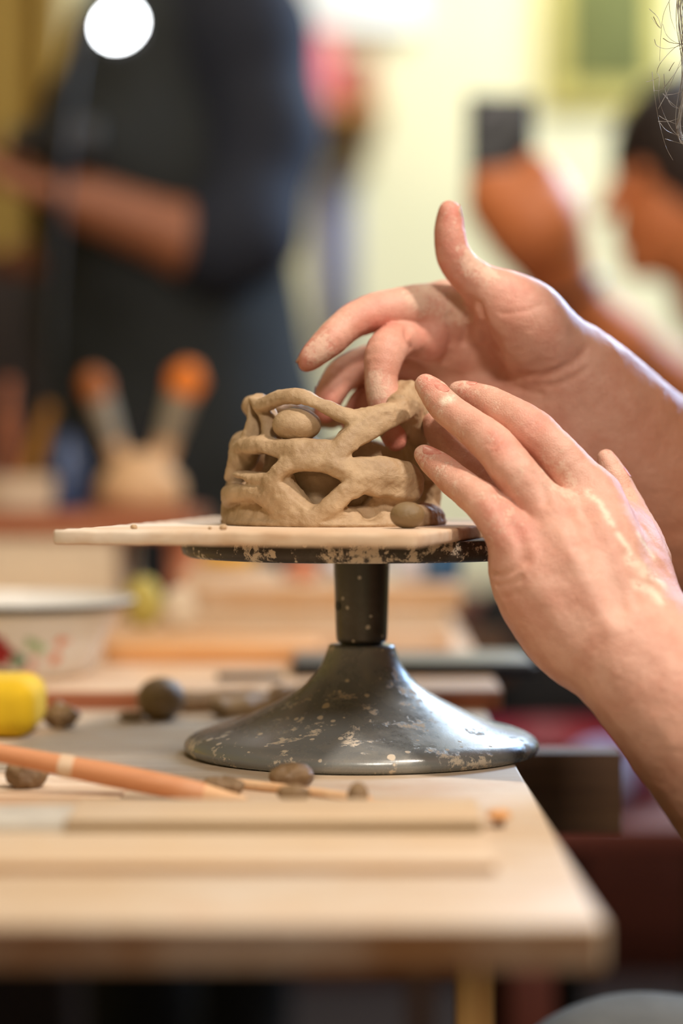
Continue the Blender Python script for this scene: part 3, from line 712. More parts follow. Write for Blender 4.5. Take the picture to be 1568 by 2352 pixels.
g = SDF((0.13, 1.10, 0.86), (0.62, 1.48, 1.33), 0.0035)
hw = head_sdf(g, HC, hf)
g.cone(HC + np.array([0.05, 0, -0.03]), (0.50, 1.29, 0.99), 0.056, 0.064, 0.02)
VH, QH = g.arrays(); del g
# the forearms run on into the sleeves
g = SDF((0.17, 1.10, 0.55), (0.40, 1.52, 0.96), 0.0035)
EL_L = np.array([0.300, 1.195, 0.615]); EL_R = np.array([0.330, 1.425, 0.745])
g.chain([P(1640, 1715, 1.2095), EL_L], [R_(190, 1.21), 0.042], 0.01)
g.chain([P(1590, 1190, 1.399), EL_R], [R_(185, 1.4), 0.042], 0.01)
VA, QA = g.arrays(); del g
V = np.concatenate([VL, VR, VH, VA]); n1, n2, n3 = len(VL), len(VL) + len(VR), len(VL) + len(VR) + len(VH)
me = np_mesh('body', V, np.concatenate([QL, QR + n1, QH + n2, QA + n3]))
z1 = np.zeros(len(VH) + len(VA))
fattr(me, 'red', np.concatenate([redL, redR, z1])); fattr(me, 'dust', np.concatenate([dustL, dustR, z1]))
fattr(me, 'clay', np.concatenate([clayL, clayR, z1])); fattr(me, 'tan', np.concatenate([tanL, tanR, z1 + 0.5]))
link('body', me, M['skin'], potter)
def nail(c, axis, nrm, hw_, hl, m, parent):
    a = Vector(axis).normalized(); n = Vector(nrm); n = (n - a * n.dot(a)).normalized(); s = a.cross(n)
    bm = bmesh.new(); Rr = hw_ * 1.25; N = 10; grid = []
    for i in range(N + 1):
        row = []
        for j in range(N + 1):
            u = 2 * i / N - 1; v = 2 * j / N - 1
            lim = (1 - abs(v) ** 4 * 0.45); th = u * lim * math.asin(hw_ / Rr)
            p = Vector(c) + a * (v * hl * (1 - 0.18 * u * u)) + s * (Rr * math.sin(th)) + n * (Rr * (math.cos(th) - 1) - 0.0004 * v * v + 0.0002)
            row.append(bm.verts.new(p))
        grid.append(row)
    for i in range(N):
        for j in range(N): bm.faces.new((grid[i][j], grid[i + 1][j], grid[i + 1][j + 1], grid[i][j + 1]))
    r = bmesh.ops.extrude_face_region(bm, geom=list(bm.faces))
    for v in [e for e in r['geom'] if isinstance(e, bmesh.types.BMVert)]: v.co -= n * 0.0008
    return bm_obj('fingernail', bm, m, parent, True, 60)
def fnail(js, nrm, m, f=0.55, w_=0.62, l_=1.0, lift=0.98):
    (p0, r0), (p1, r1) = js[0], js[1]
    p2, r2 = js[2]
    nrm = np.array(nrm, float); ax = p0 - p1; ax /= np.linalg.norm(ax); nn = nrm - ax * (nrm @ ax); nn /= np.linalg.norm(nn)
    c = p1 + nn * r1 * lift + ax * r0 * 0.35
    nail(c, ax - nn * 0.25, nn, r1 * w_, r1 * l_, m, potter)
fnail(ringf, (0.35, -0.75, 0.62), M['nail']); fnail(midf, (0.30, -0.65, 0.75), M['nail']); fnail(pinky, (0.35, -0.75, 0.62), M['nail'])
fnail(indexf, (0.6, -0.1, 0.6), M['nail']); fnail(thumbl, (0.3, 0.3, -0.8), M['nail'])
fnail(indexr, (-0.75, 0.35, 0.65), M['nail_dirty']); fnail(midr, (-0.80, -0.45, 0.1), M['nail_dirty']); fnail(ringr, (-0.8, 0.5, 0.2), M['nail'])
fnail(pinkr, (-0.8, 0.5, 0.2), M['nail']); fnail(thumbr, (0.92, 0.25, 0.1), M['nail_dirty'], w_=0.75)

M['maroon'] = plain('maroon_cloth', srgb(74, 30, 26), 0.9, 0.25, 30, bump=0.2, bscale=800)
M['grey_cloth'] = plain('grey_cloth', srgb(116, 118, 116), 0.9, 0.2, 30, bump=0.2, bscale=800)
M['grey_hair'] = plain('grey_hair', srgb(176, 170, 164), 0.35, 0.35, 200)
M['brown_hair'] = plain('brown_strand', srgb(110, 84, 58), 0.35, 0.2, 200)
g = SDF((0.20, 1.00, 0.40), (0.80, 1.62, 1.06), 0.006)
g.chain([(0.60, 1.31, 0.46), (0.60, 1.31, 0.66), (0.52, 1.30, 0.90)], [0.145, 0.135, 0.130], 0.05)
SH_L = np.array([0.50, 1.155, 0.935]); SH_R = np.array([0.52, 1.455, 0.945])
g.cone(SH_L, SH_R, 0.072, 0.072, 0.05)
g.chain([P(1720, 1800, 1.206), EL_L + np.array([0.01, 0, -0.01]), SH_L], [0.052, 0.058, 0.066], 0.02)
g.chain([P(1680, 1300, 1.402), EL_R + np.array([0.01, 0, -0.01]), SH_R], [0.052, 0.058, 0.066], 0.02)
g.noise(0.003, 0.05, 51, 0.02)
link('shirt', g.mesh('shirt'), M['maroon'], potter); del g
g = SDF((0.06, 1.02, 0.04), (0.80, 1.60, 0.66), 0.007)
g.ell((0.62, 1.31, 0.53), (0.17, 0.18, 0.12), 0.03)
for sgn in (-1, 1):
    hip = (0.60, 1.31 + 0.09 * sgn, 0.53); knee = (0.172, 1.33 + 0.105 * sgn, 0.502); ank = (0.23, 1.33 + 0.12 * sgn, 0.09)
    g.chain([hip, knee, ank], [0.092, 0.074, 0.052], 0.03)
g.noise(0.004, 0.06, 52, 0.02)
link('trousers', g.mesh('trousers'), M['grey_cloth'], potter); del g
def shoe(a_, b_, parent):
    lo_ = np.minimum(a_, b_) - 0.06; hi_ = np.maximum(a_, b_) + 0.06
    g = SDF(lo_, hi_, 0.006); g.cone(a_, b_, 0.047, 0.039, 0.0); g.cut_below(0.0005); link('shoe', g.mesh('shoe'), M['black'], parent)
for sgn in (-1, 1): shoe((0.25, 1.33 + 0.12 * sgn, 0.045), (0.10, 1.33 + 0.13 * sgn, 0.036), potter)
# hair: a cap over the skull plus loose strands that hang forward over the work
g = SDF((0.13, 1.13, 0.98), (0.52, 1.44, 1.33), 0.0035)
f = np.array(hf) / np.linalg.norm(hf); side = np.cross(f, (0, 0, 1)); side /= np.linalg.norm(side); up = np.cross(side, f)
g.ell(hw(0, -0.022, 0.042), (0.088, 0.098, 0.090), 0, np.stack([side, f, up], 1))
g.ell(hw(0, -0.100, 0.030), (0.045, 0.040, 0.045), 0.02)
g.ell(hw(0, 0.085, -0.035), (0.075, 0.062, 0.080), 0.008, np.stack([side, f, up], 1), sub=True)
g.noise(0.004, 0.012, 53, 0.02)
hair = link('hair', g.mesh('hair'), M['grey_hair'], potter); del g
def strands(name, paths, rad, m, Y=1.272, jit=0.0, root=None):
    bm = bmesh.new(); rs = random.Random(5)
    for pts in paths:
        q = [P(a, b, Y + rs.uniform(-jit, jit)) for a, b in pts]
        if root is not None: q = [np.array(root) + np.array([rs.uniform(0, 0.012), rs.uniform(-0.02, 0.012), rs.uniform(-0.008, 0.004)])] + q
        q = smooth_path(q, 5)
        tube_bm(q, [rad * (1 - 0.5 * i / len(q)) for i in range(len(q))], 5, bm)
    o = bm_obj(name, bm, m, potter, True); o['kind'] = 'stuff'; return o
rs = random.Random(8)
paths = []
for i in range(26):                     # the lock at the temple, most of it just out of frame
    a = 1556 + rs.uniform(-3, 42)
    paths.append([(a + 22, -140), (a + rs.uniform(-2, 5), -20), (a + rs.uniform(-4, 8), 60), (a + rs.uniform(6, 22), 150), (a + rs.uniform(-4, 12), 230), (a + rs.uniform(-6, 8), 300), (a + rs.uniform(10, 34), 335)])
for i in range(14):
    a = rs.uniform(0, 1)
    paths.append([(1610, 150 + 60 * a), (1572 + 10 * a, 210 + 30 * a), (1556 + 10 * a, 270), (1552 + 8 * a, 300), (1564, 322 + 8 * a), (1600, 332)])
strands('hair_lock', paths[:26], 0.00022, M['grey_hair'], 1.276, 0.012, (0.205, 1.285, 1.212))
strands('hair_curl', paths[26:], 0.00022, M['grey_hair'], 1.276, 0.008)
fly = [[(1540, -5), (1524, 30), (1518, 70), (1514, 140)], [(1490, 20), (1510, 40), (1517, 62), (1512, 62), (1495, 40)], [(1536, 5), (1540, 40), (1550, 70)],
       [(1521, 55), (1530, 80), (1550, 97), (1580, 104)], [(1502, 90), (1508, 105), (1530, 112), (1560, 105), (1590, 92)], [(1600, 95), (1556, 105), (1520, 140), (1508, 165), (1514, 178), (1512, 220), (1524, 262), (1545, 300), (1570, 320)],
       [(1500, 208), (1520, 205), (1545, 175), (1562, 150), (1590, 120)], [(1497, 165), (1503, 220), (1510, 265), (1518, 300), (1530, 340), (1545, 368)],
       [(1511, 250), (1530, 215), (1550, 170), (1570, 120)], [(1522, 215), (1540, 235), (1570, 258)], [(1532, 218), (1555, 214), (1590, 196)],
       [(1511, 279), (1540, 278), (1580, 262)], [(1513, 266), (1530, 276), (1570, 292)], [(1527, 319), (1550, 326), (1590, 336)], [(1524, 170), (1528, 210), (1540, 240), (1564, 252)],
       [(1484, 188), (1500, 184), (1512, 178)], [(1515, 282), (1528, 298), (1548, 308), (1580, 318)]]
strands('stray_hair', fly[:9] + fly[9:], 0.00016, M['grey_hair'], 1.272, 0.006)
strands('dark_hair', [[(1560, 113), (1568, 108)], [(1536, 163), (1542, 152), (1548, 143)], [(1522, 88), (1540, 98), (1575, 102)], [(1500, 38), (1508, 55), (1515, 63)]], 0.00022, M['brown_hair'], 1.272)
o = empty('wooden_stool', (0.62, 1.31, 0), label='plain brown wooden stool the potter sits on', cat='stool')
box('seat', (0.44, 1.13, 0.385), (0.80, 1.49, 0.415), M['brown_wood'], o, 0.004)
for sx in (0.46, 0.75):
    for sy in (1.15, 1.44): box('leg', (sx, sy, 0), (sx + 0.03, sy + 0.03, 0.386), M['brown_wood'], o, 0.002)
# ------------------------------------------------------------------ things on the table, in front
yB0 = 0.955; xr = P(1142, 2000, yB0)[0]
o = empty('thin_board', (-0.15, 1.03, TABLE), label='wide thin pale board lying flat along the front of the worktable', cat='board')
box('panel', (-0.36, yB0, TABLE + 0.0001), (xr, 1.102, TABLE + 0.004), M['thin_board'], o, 0.0005)
box('front_edge', (-0.36, yB0 - 0.0004, TABLE + 0.0002), (xr - 0.001, yB0 + 0.0002, TABLE + 0.0037), M['tan_edge'], o, 0.0001, 1)  # tan strip darker than the panel, stands in for shade on the front face
o = empty('wooden_lath', (0, 1.067, TABLE + 0.0041), label='narrow pale lath lying on the wide thin board, beside the steel scraper', cat='lath')
box('strip', (P(152, 1900, 1.04)[0], 1.034, TABLE + 0.0041), (P(1108, 1900, 1.04)[0], 1.100, TABLE + 0.0092), M['thin_board'], o, 0.0006)
box('front_edge', (P(152, 1900, 1.04)[0], 1.0336, TABLE + 0.0042), (P(1108, 1900, 1.04)[0] - 0.001, 1.0342, TABLE + 0.0089), M['stained_shaded_edge'], o, 0.0001, 1)  # clay-stained strip, its colour also carries the shade of the front face
tag(box('steel_scraper', (-0.255, 1.036, TABLE + 0.0041), (P(148, 1900, 1.04)[0], 1.086, TABLE + 0.0085), M['steel'], None, 0.0006), 'flat grey steel scraper blade at the end of the narrow lath', 'scraper')
c = PT(1145, 1902)
o = empty('wooden_peg', (c[0], c[1], TABLE), label='tiny amber wooden peg standing at the corner of the thin board', cat='peg')
lathe('peg_shank', [(0.0022, 0.0), (0.0022, 0.0035)], (c[0], c[1], TABLE + 0.0001), M['brown_wood'], o, 16)
lathe('peg_head', [(0.002, 0.0034), (0.0052, 0.0038), (0.0056, 0.0055), (0.004, 0.0072), (0.0, 0.0076)], (c[0], c[1], TABLE + 0.0001), M['orange_wood'], o, 24)
tag(box('card_sheet', (-0.36, 1.166, TABLE + 0.0001), (P(285, 1835, 1.166)[0], 1.262, TABLE + 0.0016), M['bat'], None, 0.0004, rot=-0.03), 'thin pale card lying under the round wooden tool handle', 'card')
# round wooden tool handle leaning on a clay lump
o = empty('modelling_tool', PT(480, 1838), label='round orange-brown wooden tool handle leaning on a clay lump', cat='tool')
a = P(-120, 1706, 1.176); b = P(470, 1822, 1.160)
pts = [a + (b - a) * t_ for t_ in np.linspace(0, 1, 24)]
tube('handle', pts, [R_(float(np.interp(t_, [0, 0.35, 0.62, 0.9, 1.0], [20, 23, 28, 27, 24])), 1.165) for t_ in np.linspace(0, 1, 24)], M['dowel'], o, 20)
tube('tip', [b - (b - a) * 0.005, P(520, 1830, 1.157), P(566, 1834, 1.154)], [R_(23, 1.16), R_(14, 1.16), R_(5, 1.16)], M['pale_stick'], o, 16)
q = a + (b - a) * 0.44
tube('paint_band', [q, q + (b - a) * 0.055], [R_(26.5, 1.165), R_(27, 1.165)], M['bat'], o, 20)
o = empty('wooden_stick', PT(700, 1838), label='slim pale wooden stick lying between small clay lumps', cat='stick')
tube('shaft', [PT(540, 1812) + (0, 0, 0.0028), PT(720, 1832) + (0, 0, 0.0026), PT(850, 1847) + (0, 0, 0.0020)], [0.0026, 0.0024, 0.0020], M['pale_stick'], o, 14)
tube('flat_tip', [PT(850, 1847) + (0, 0, 0.0020), PT(930, 1852) + (0, 0, 0.0014), PT(1000, 1856) + (0, 0, 0.001)], [0.0020, 0.0032, 0.0008], M['pale_stick'], o, 14, flat=0.35)
def lumpt(px0, px1, pyt, pyb, m, label, seed, amp=0.12, dy=1.0, name='clay_lump', z=TABLE, extra=(), cat='clay'):
    c = PT((px0 + px1) / 2, pyb, z); Y = c[1]; rx = R_((px1 - px0) / 2, Y); rz = R_((pyb - pyt) / 2, Y); ry = max(rx * dy, rz * 0.8)
    ex = [(np.array([c[0] + e[0] * rx, Y + ry + e[1] * ry, z + rz + e[2] * rz]), (rx * e[3], ry * e[3], rz * e[3])) for e in extra]
    return lump(name, (c[0], Y + ry * 0.9, z + rz * 0.9), (rx, ry, rz), m, label, cat, seed, amp, z + 0.0001, extra=ex)
lumpt(10, 104, 1752, 1816, M['clay_dark'], 'dark crumbly clay lump propping up the round tool handle', 61, 0.3, 0.9, z=TABLE + 0.0017)
lumpt(624, 720, 1756, 1814, M['clay_dark'], 'larger rounded clay lump just in front of the turntable base', 62, 0.2, 0.8, extra=[(0.45, 0.1, -0.3, 0.6), (-0.5, -0.2, -0.1, 0.6)])
lumpt(636, 712, 1802, 1846, M['clay_dark'], 'low rounded clay lump against the slim wooden stick', 63, 0.15, 0.5)
lumpt(797, 846, 1798, 1852, M['clay_dark'], 'small cone-shaped clay lump at the tip of the slim stick', 64, 0.1, 0.8)
lumpt(455, 560, 1788, 1828, M['clay_dark'], 'flattened clay scrap by the pointed end of the tool handle', 65, 0.25, 0.5)
lumpt(300, 350, 1783, 1806, M['clay_dark'], 'little clay scrap lying just behind the tool handle', 66, 0.25, 0.7)

# ------------------------------------------------------------------ things on the table, behind
x1 = P(84, 1640, 1.415)[0]
tag(box('sponge', (-0.30, 1.405, TABLE + 0.0002), (x1, 1.475, TABLE + 0.0345), M['sponge'], None, 0.0125, 6), 'bright yellow rounded sponge beside the dark clay scraps', 'sponge')
lumpt(96, 186, 1618, 1676, M['clay_dark'], 'torn dark clay scrap beside the yellow sponge', 72, 0.4, 0.6)
lumpt(308, 422, 1556, 1660, M['clay_ball'], 'round brown clay ball in front of the red-brown board', 73, 0.04, 1.0, name='clay_ball', cat='clay ball')
lumpt(268, 330, 1634, 1660, M['clay_ball'], 'flat clay chip touching the round brown ball', 74, 0.2, 0.7)
def coilt(name, pts, rpx, m, label, z=TABLE, seed=0):
    Q = []
    for px, py in pts:
        c = PT(px, py, z); r = R_(rpx, c[1]); Q.append((np.array([c[0], c[1] + r * 0.3, z + r]), r))
    lo = np.min([q[0] - q[1] * 1.5 for q in Q], 0); hi = np.max([q[0] + q[1] * 1.5 for q in Q], 0)
    g = SDF(lo, hi, 0.0012); g.chain([q[0] for q in Q], [q[1] for q in Q], 0.002); g.noise(0.0012, 0.01, 80 + seed, 0.01); g.cut_below(z + 0.0002)
    return tag(link(name, g.mesh(name), m), label, 'clay roll')
coilt('clay_roll', [(430, 1640), (520, 1638), (600, 1636)], 26, M['clay_dark'], 'short thick clay roll next to the round brown ball', seed=1)
coilt('clay_roll', [(505, 1652), (560, 1648), (610, 1642)], 24, M['clay_ball'], 'clay roll tapering towards the turntable base', seed=2)
coilt('clay_roll', [(640, 1640), (700, 1638), (760, 1636)], 32, M['clay_dark'], 'fat clay roll half hidden behind the turntable base', seed=3)

# large red-brown drawing board with everything on it
BB = TABLE + 0.0127
o = empty('drawing_board', (-0.1, 1.85, TABLE), label='large red-brown edged board carrying the bowl and stacked boards', cat='board')
box('panel', (-0.62, 1.575, TABLE + 0.0001), (P(1152, 1600, 1.58)[0], 2.50, BB), M['board_top'], o, 0.001)
box('front_edge', (-0.62, 1.572, TABLE + 0.0002), (P(1152, 1600, 1.58)[0] - 0.0005, 1.5752, BB - 0.0015), M['red_wood'], o, 0.0004)
# enamel bowl
bc = np.array([P(35, 1400, 1.688)[0], 1.690, BB])
o = empty('enamel_bowl', bc, label='white enamel bowl with black rim and painted flowers', cat='bowl')
prof = [(0.046, 0.0002), (0.050, 0.001), (0.054, 0.006), (0.0615, 0.020), (0.069, 0.034), (0.0755, 0.046), (0.0775, 0.0500), (0.0815, 0.0512), (0.0815, 0.0524), (0.077, 0.0524), (0.0735, 0.047), (0.067, 0.034), (0.059, 0.020), (0.051, 0.006), (0.0, 0.004)]
bwl = lathe('body', prof, bc, M['enamel'], o, 96)
rr = [(0.0800, 0.0508), (0.0822, 0.0506), (0.0834, 0.0518), (0.0828, 0.0534), (0.0808, 0.0538), (0.0794, 0.0526)]
lathe('rim', rr + rr[:1], bc, M['enamel'], o, 96, cap=False)
lathe('rim_band', [(0.0762, 0.0462), (0.0778, 0.0460), (0.0838, 0.0492), (0.0840, 0.0512), (0.0800, 0.0506), (0.0762, 0.0462)], bc, M['rim_black'], o, 96, cap=False)
def decal(px, py, rpx, m, lobes=0, name='painted_petal', ecc=1.0):
    # a thin painted patch that follows the bowl's outer wall
    Y = 1.69 - 0.06
    for _ in range(10):
        p = P(px, py, Y); rad = float(np.interp(p[2] - BB, [q[1] for q in prof[:6]], [q[0] for q in prof[:6]]))
        Y = bc[1] - math.sqrt(max(rad * rad - (p[0] - bc[0]) ** 2, 1e-6))
    a0 = math.atan2(Y - bc[1], p[0] - bc[0]); z0 = p[2] - BB; r = R_(rpx, Y)
    bm = bmesh.new(); N = 20; cv = []
    def pt(rho, th):
        rr_ = rho * r * (1 + (0.22 * math.cos(lobes * th) if lobes else 0))
        z = z0 + rr_ * math.sin(th) * ecc; rad = float(np.interp(z, [q[1] for q in prof[:6]], [q[0] for q in prof[:6]])) + 0.0004
        a = a0 + rr_ * math.cos(th) / rad
        return bm.verts.new((bc[0] + rad * math.cos(a), bc[1] + rad * math.sin(a), BB + z))
    ctr = pt(0, 0); r1 = [pt(0.5, 2 * math.pi * i / N) for i in range(N)]; r2 = [pt(1, 2 * math.pi * i / N) for i in range(N)]
    for i in range(N):
        j = (i + 1) % N; bm.faces.new((ctr, r1[i], r1[j])); bm.faces.new((r1[i], r2[i], r2[j], r1[j]))
    bm_obj(name, bm, m, o, True)
decal(-4, 1498, 34, M['red'], 5, 'painted_flower'); decal(-30, 1470, 26, M['red'], 0); decal(42, 1518, 16, M['green'], 3, 'painted_leaf'); decal(8, 1550, 13, M['green'], 0, 'painted_leaf')
decal(70, 1478, 14, M['pale_green'], 3, 'painted_leaf'); decal(92, 1490, 14, M['pale_green'], 3, 'painted_leaf'); decal(138, 1475, 12, M['orange'], 4); decal(126, 1512, 14, M['orange'], 5, 'painted_flower')
decal(80, 1512, 10, M['pink'], 4); decal(70, 1538, 13, M['pink'], 4); decal(48, 1546, 9, M['pink'], 4); decal(155, 1470, 8, M['pink'], 4)
# slate slab and boards
o = empty('slate_slab', (0.06, 1.72, BB), label='grey slab with dark edge overhanging the table behind the turntable', cat='slab')
box('body', (-0.035, 1.665, BB + 0.0002), (P(1228, 1545, 1.67)[0], 1.76, BB + 0.0085), M['dark_edge'], o, 0.001, rot=0.03)
box('top_face', (-0.033, 1.668, BB + 0.0086), (P(1222, 1545, 1.67)[0], 1.757, BB + 0.0108), M['slate'], o, 0.0008, rot=0.03)
tag(box('spatula_blade', (-0.085, 1.640, BB + 0.0002), (-0.040, 1.66, BB + 0.004), M['dark_edge'], None, 0.0008, rot=0.1), 'dark metal spatula blade in front of the orange board', 'spatula')
tag(box('wooden_board', (P(240, 1530, 1.78)[0], 1.775, BB + 0.0002), (P(735, 1530, 1.78)[0], 1.86, BB + 0.012), M['orange_wood'], None, 0.001, rot=0.01), 'orange-brown wooden board lying behind the clay rolls', 'board')
tag(box('wooden_board', (P(240, 1500, 1.9)[0], 1.90, BB + 0.0002), (P(1036, 1500, 1.9)[0], 2.06, BB + 0.014), M['board_top'], None, 0.001), 'long honey-coloured board behind the orange board, bottom of its stack', 'board')
tag(box('wooden_board', (P(440, 1480, 1.93)[0], 1.93, BB + 0.0142), (P(1030, 1480, 1.93)[0], 2.08, BB + 0.026), M['thin_board'], None, 0.001), 'pale board lying on the long honey-coloured board', 'board')
tag(box('wooden_board', (P(462, 1440, 1.96)[0], 1.96, BB + 0.0262), (P(1060, 1440, 1.96)[0], 2.09, BB + 0.047), M['board_top'], None, 0.002), 'thick tan board topmost of the stack behind the turntable', 'board')
SZ = BB + 0.0472
M['blue'] = plain('blue_plastic', srgb(70, 120, 170), 0.5, 0.2, 20); M['white_paper'] = plain('white_plastic', srgb(222, 220, 228), 0.5, 0.08, 20)
M['salmon'] = plain('salmon_cloth', srgb(214, 140, 104), 0.8, 0.15, 20); M['olive_yellow'] = plain('olive_yellow', srgb(196, 178, 88), 0.7, 0.2, 20)
M['amber'] = plain('amber_yellow', srgb(226, 172, 36), 0.7, 0.2, 20); M['cream'] = plain('cream_plaster', srgb(226, 208, 180), 0.8, 0.1, 20); M['terracotta'] = plain('terracotta', srgb(172, 92, 58), 0.7, 0.15, 20)
def sp_lump(name, px0, px1, pyt, pyb, Y, m, label, cat, seed, z, dy=0.8, amp=0.12):
    cx = P((px0 + px1) / 2, pyb, Y)[0]; rx = R_((px1 - px0) / 2, Y); rz = R_((pyb - pyt) / 2, Y)
    return lump(name, (cx, Y, z + rz * 0.92), (rx, rx * dy, rz), m, label, cat, seed, amp, z, vox=max(min(rx, rz) / 9, 0.0015))
sp_lump('plastic_bag', 735, 900, 1318, 1400, 2.02, M['white_paper'], 'crumpled white plastic bag on the thick tan board', 'bag', 91, SZ + 0.0002, 0.4, 0.3)
sp_lump('cloth_bundle', 900, 1010, 1300, 1400, 2.03, M['white_paper'], 'folded white cloth bundle beside the blue cup', 'cloth', 92, SZ + 0.0002, 0.5, 0.2)
bc2 = P(1010, 1380, 2.02); lathe_o = lathe('blue_cup', [(0.014, 0), (0.018, 0.004), (0.022, 0.036), (0.0205, 0.036), (0.0165, 0.004), (0.0, 0.003)], (bc2[0], 2.035, SZ + 0.0002), M['blue'], None, 32)
tag(lathe_o, 'blue plastic cup standing on the thick tan board', 'cup')
sp_lump('cloth_scrap', 650, 735, 1300, 1350, 2.03, M['salmon'], 'small salmon cloth scrap next to the white plastic bag', 'cloth', 93, SZ + 0.0002, 0.6, 0.2)
sp_lump('sponge', 452, 590, 1286, 1345, 2.18, M['amber'], 'amber yellow sponge behind the stacked boards', 'sponge', 94, BB + 0.050, 0.6, 0.1)
tag(box('plaster_block', (P(430, 1440, 2.2)[0], 2.13, BB + 0.0002), (P(640, 1440, 2.2)[0], 2.26, BB + 0.050), M['board_top'], None, 0.004), 'tan block under the amber sponge', 'block')
sp_lump('sponge', 285, 375, 1340, 1462, 1.95, M['olive_yellow'], 'tall olive yellow sponge behind the enamel bowl', 'sponge', 95, BB + 0.0002 if False else BB + 0.0142, 0.7, 0.1)
sp_lump('plaster_lump', 372, 450, 1385, 1490, 1.92, M['cream'], 'cream plaster lump between the olive sponge and stacked boards', 'plaster', 96, BB + 0.0142, 0.5, 0.15)
# cream crate with a terracotta tray on it, brush jar and bottles
CX0, CX1 = -0.62, P(275, 1300, 2.3)[0]
tag(box('cream_crate', (CX0, 2.27, BB + 0.0002), (CX1, 2.47, CAM[2] - (1228 - HORIZON) / F * 2.3), M['cream'], None, 0.006), 'large cream plaster crate behind the enamel bowl', 'crate')
cz = CAM[2] - (1228 - HORIZON) / F * 2.3
cx2 = P(450, 1190, 2.3)[0]
o = empty('wooden_shelf', (-0.3, 2.36, cz), label='red-brown wooden shelf plank lying across the cream crate', cat='shelf')
box('plank', (CX0, 2.265, cz + 0.0002), (cx2, 2.475, cz + 0.021), M['red_wood'], o, 0.002)
box('leg', (cx2 - 0.025, 2.30, BB + 0.0002), (cx2 - 0.003, 2.44, cz + 0.0001), M['salmon'], o, 0.002)
tz = cz + 0.0212
jc = (P(322, 1150, 2.36)[0], 2.36, tz)
M['jar'] = plain('beige_jar', srgb(222, 182, 138), 0.6, 0.1, 20)
tag(lathe('brush_jar', [(0.030, 0), (0.036, 0.002), (0.043, 0.012), (0.041, 0.030), (0.028, 0.045), (0.026, 0.058), (0.022, 0.058), (0.024, 0.044), (0.037, 0.030), (0.039, 0.013), (0.0, 0.006)], jc, M['jar'], None, 48), 'squat beige jar holding brushes on the wooden shelf plank', 'jar')
M['bristle_o'] = plain('orange_bristle', srgb(240, 130, 30), 0.7, 0.2, 200); M['bristle_b'] = plain('brown_bristle', srgb(170, 96, 36), 0.7, 0.2, 200); M['ferrule'] = plain('brush_ferrule', srgb(176, 168, 152), 0.35, 0.1, 40, metal=0.5)
def brush(name, base, tip, w_, mb, mh, label):
    o = empty(name, base, label=label, cat='brush')
    b0, t0 = np.array(base), np.array(tip); L = t0 - b0
    tube('handle', [b0, b0 + L * 0.45], [w_ * 0.5, w_ * 0.75], mh, o, 12)
    tube('ferrule', [b0 + L * 0.45, b0 + L * 0.78], [w_ * 0.75, w_], M['ferrule'], o, 12)
    tube('bristles', [b0 + L * 0.78, b0 + L * 0.9, b0 + L], [w_ * 1.0, w_ * 1.25, w_ * 0.5], mb, o, 12)
brush('paint_brush', (jc[0] - 0.006, 2.36, tz + 0.008), P(205, 850, 2.36), 0.0125, M['bristle_b'], M['pale_stick'], 'wide paint brush with brown bristles leaning in the beige jar')
brush('paint_brush', (jc[0] + 0.006, 2.37, tz + 0.008), P(440, 835, 2.36), 0.0150, M['bristle_o'], M['pale_stick'], 'wide paint brush with bright orange bristles in the beige jar')
M['bottle_blue'] = plain('dark_blue_bottle', srgb(40, 62, 104), 0.3, 0.2, 20)
bx = P(150, 1100, 2.36)
tag(lathe('bottle', [(0.016, 0), (0.019, 0.002), (0.019, 0.050), (0.010, 0.062), (0.009, 0.076), (0.0, 0.076)], (bx[0], 2.36, tz), M['bottle_blue'], None, 32), 'dark blue bottle beside the brush jar', 'bottle')
px_ = P(40, 1110, 2.36)
tag(lathe('pot', [(0.032, 0), (0.040, 0.002), (0.044, 0.034), (0.040, 0.034), (0.037, 0.006), (0.0, 0.005)], (px_[0], 2.36, tz), M['cream'], None, 40), 'cream pot with wooden tools standing beside the blue bottle', 'pot')
M['ochre'] = plain('ochre_wood', srgb(176, 122, 44), 0.6, 0.2, 40)
for (a, b_, lab) in (((60, 1120), (115, 930), 'ochre wooden tool leaning in the cream pot'), ((30, 1120), (20, 870), 'upright brown wooden tool in the cream pot')):
    c0 = P(a[0] - 10, a[1], 2.36); c0[2] = tz + 0.012
    o = empty('wooden_tool', c0, label=lab, cat='tool')
    e_ = P(b_[0], b_[1], 2.36)
    tube('handle', [c0, c0 + (e_ - c0) * 0.7], [0.006, 0.009], M['ochre'] if a[0] == 60 else M['red_wood'], o, 12)
    tube('paddle', [c0 + (e_ - c0) * 0.7, e_], [0.010, 0.013], M['ochre'] if a[0] == 60 else M['red_wood'], o, 12, flat=0.5)
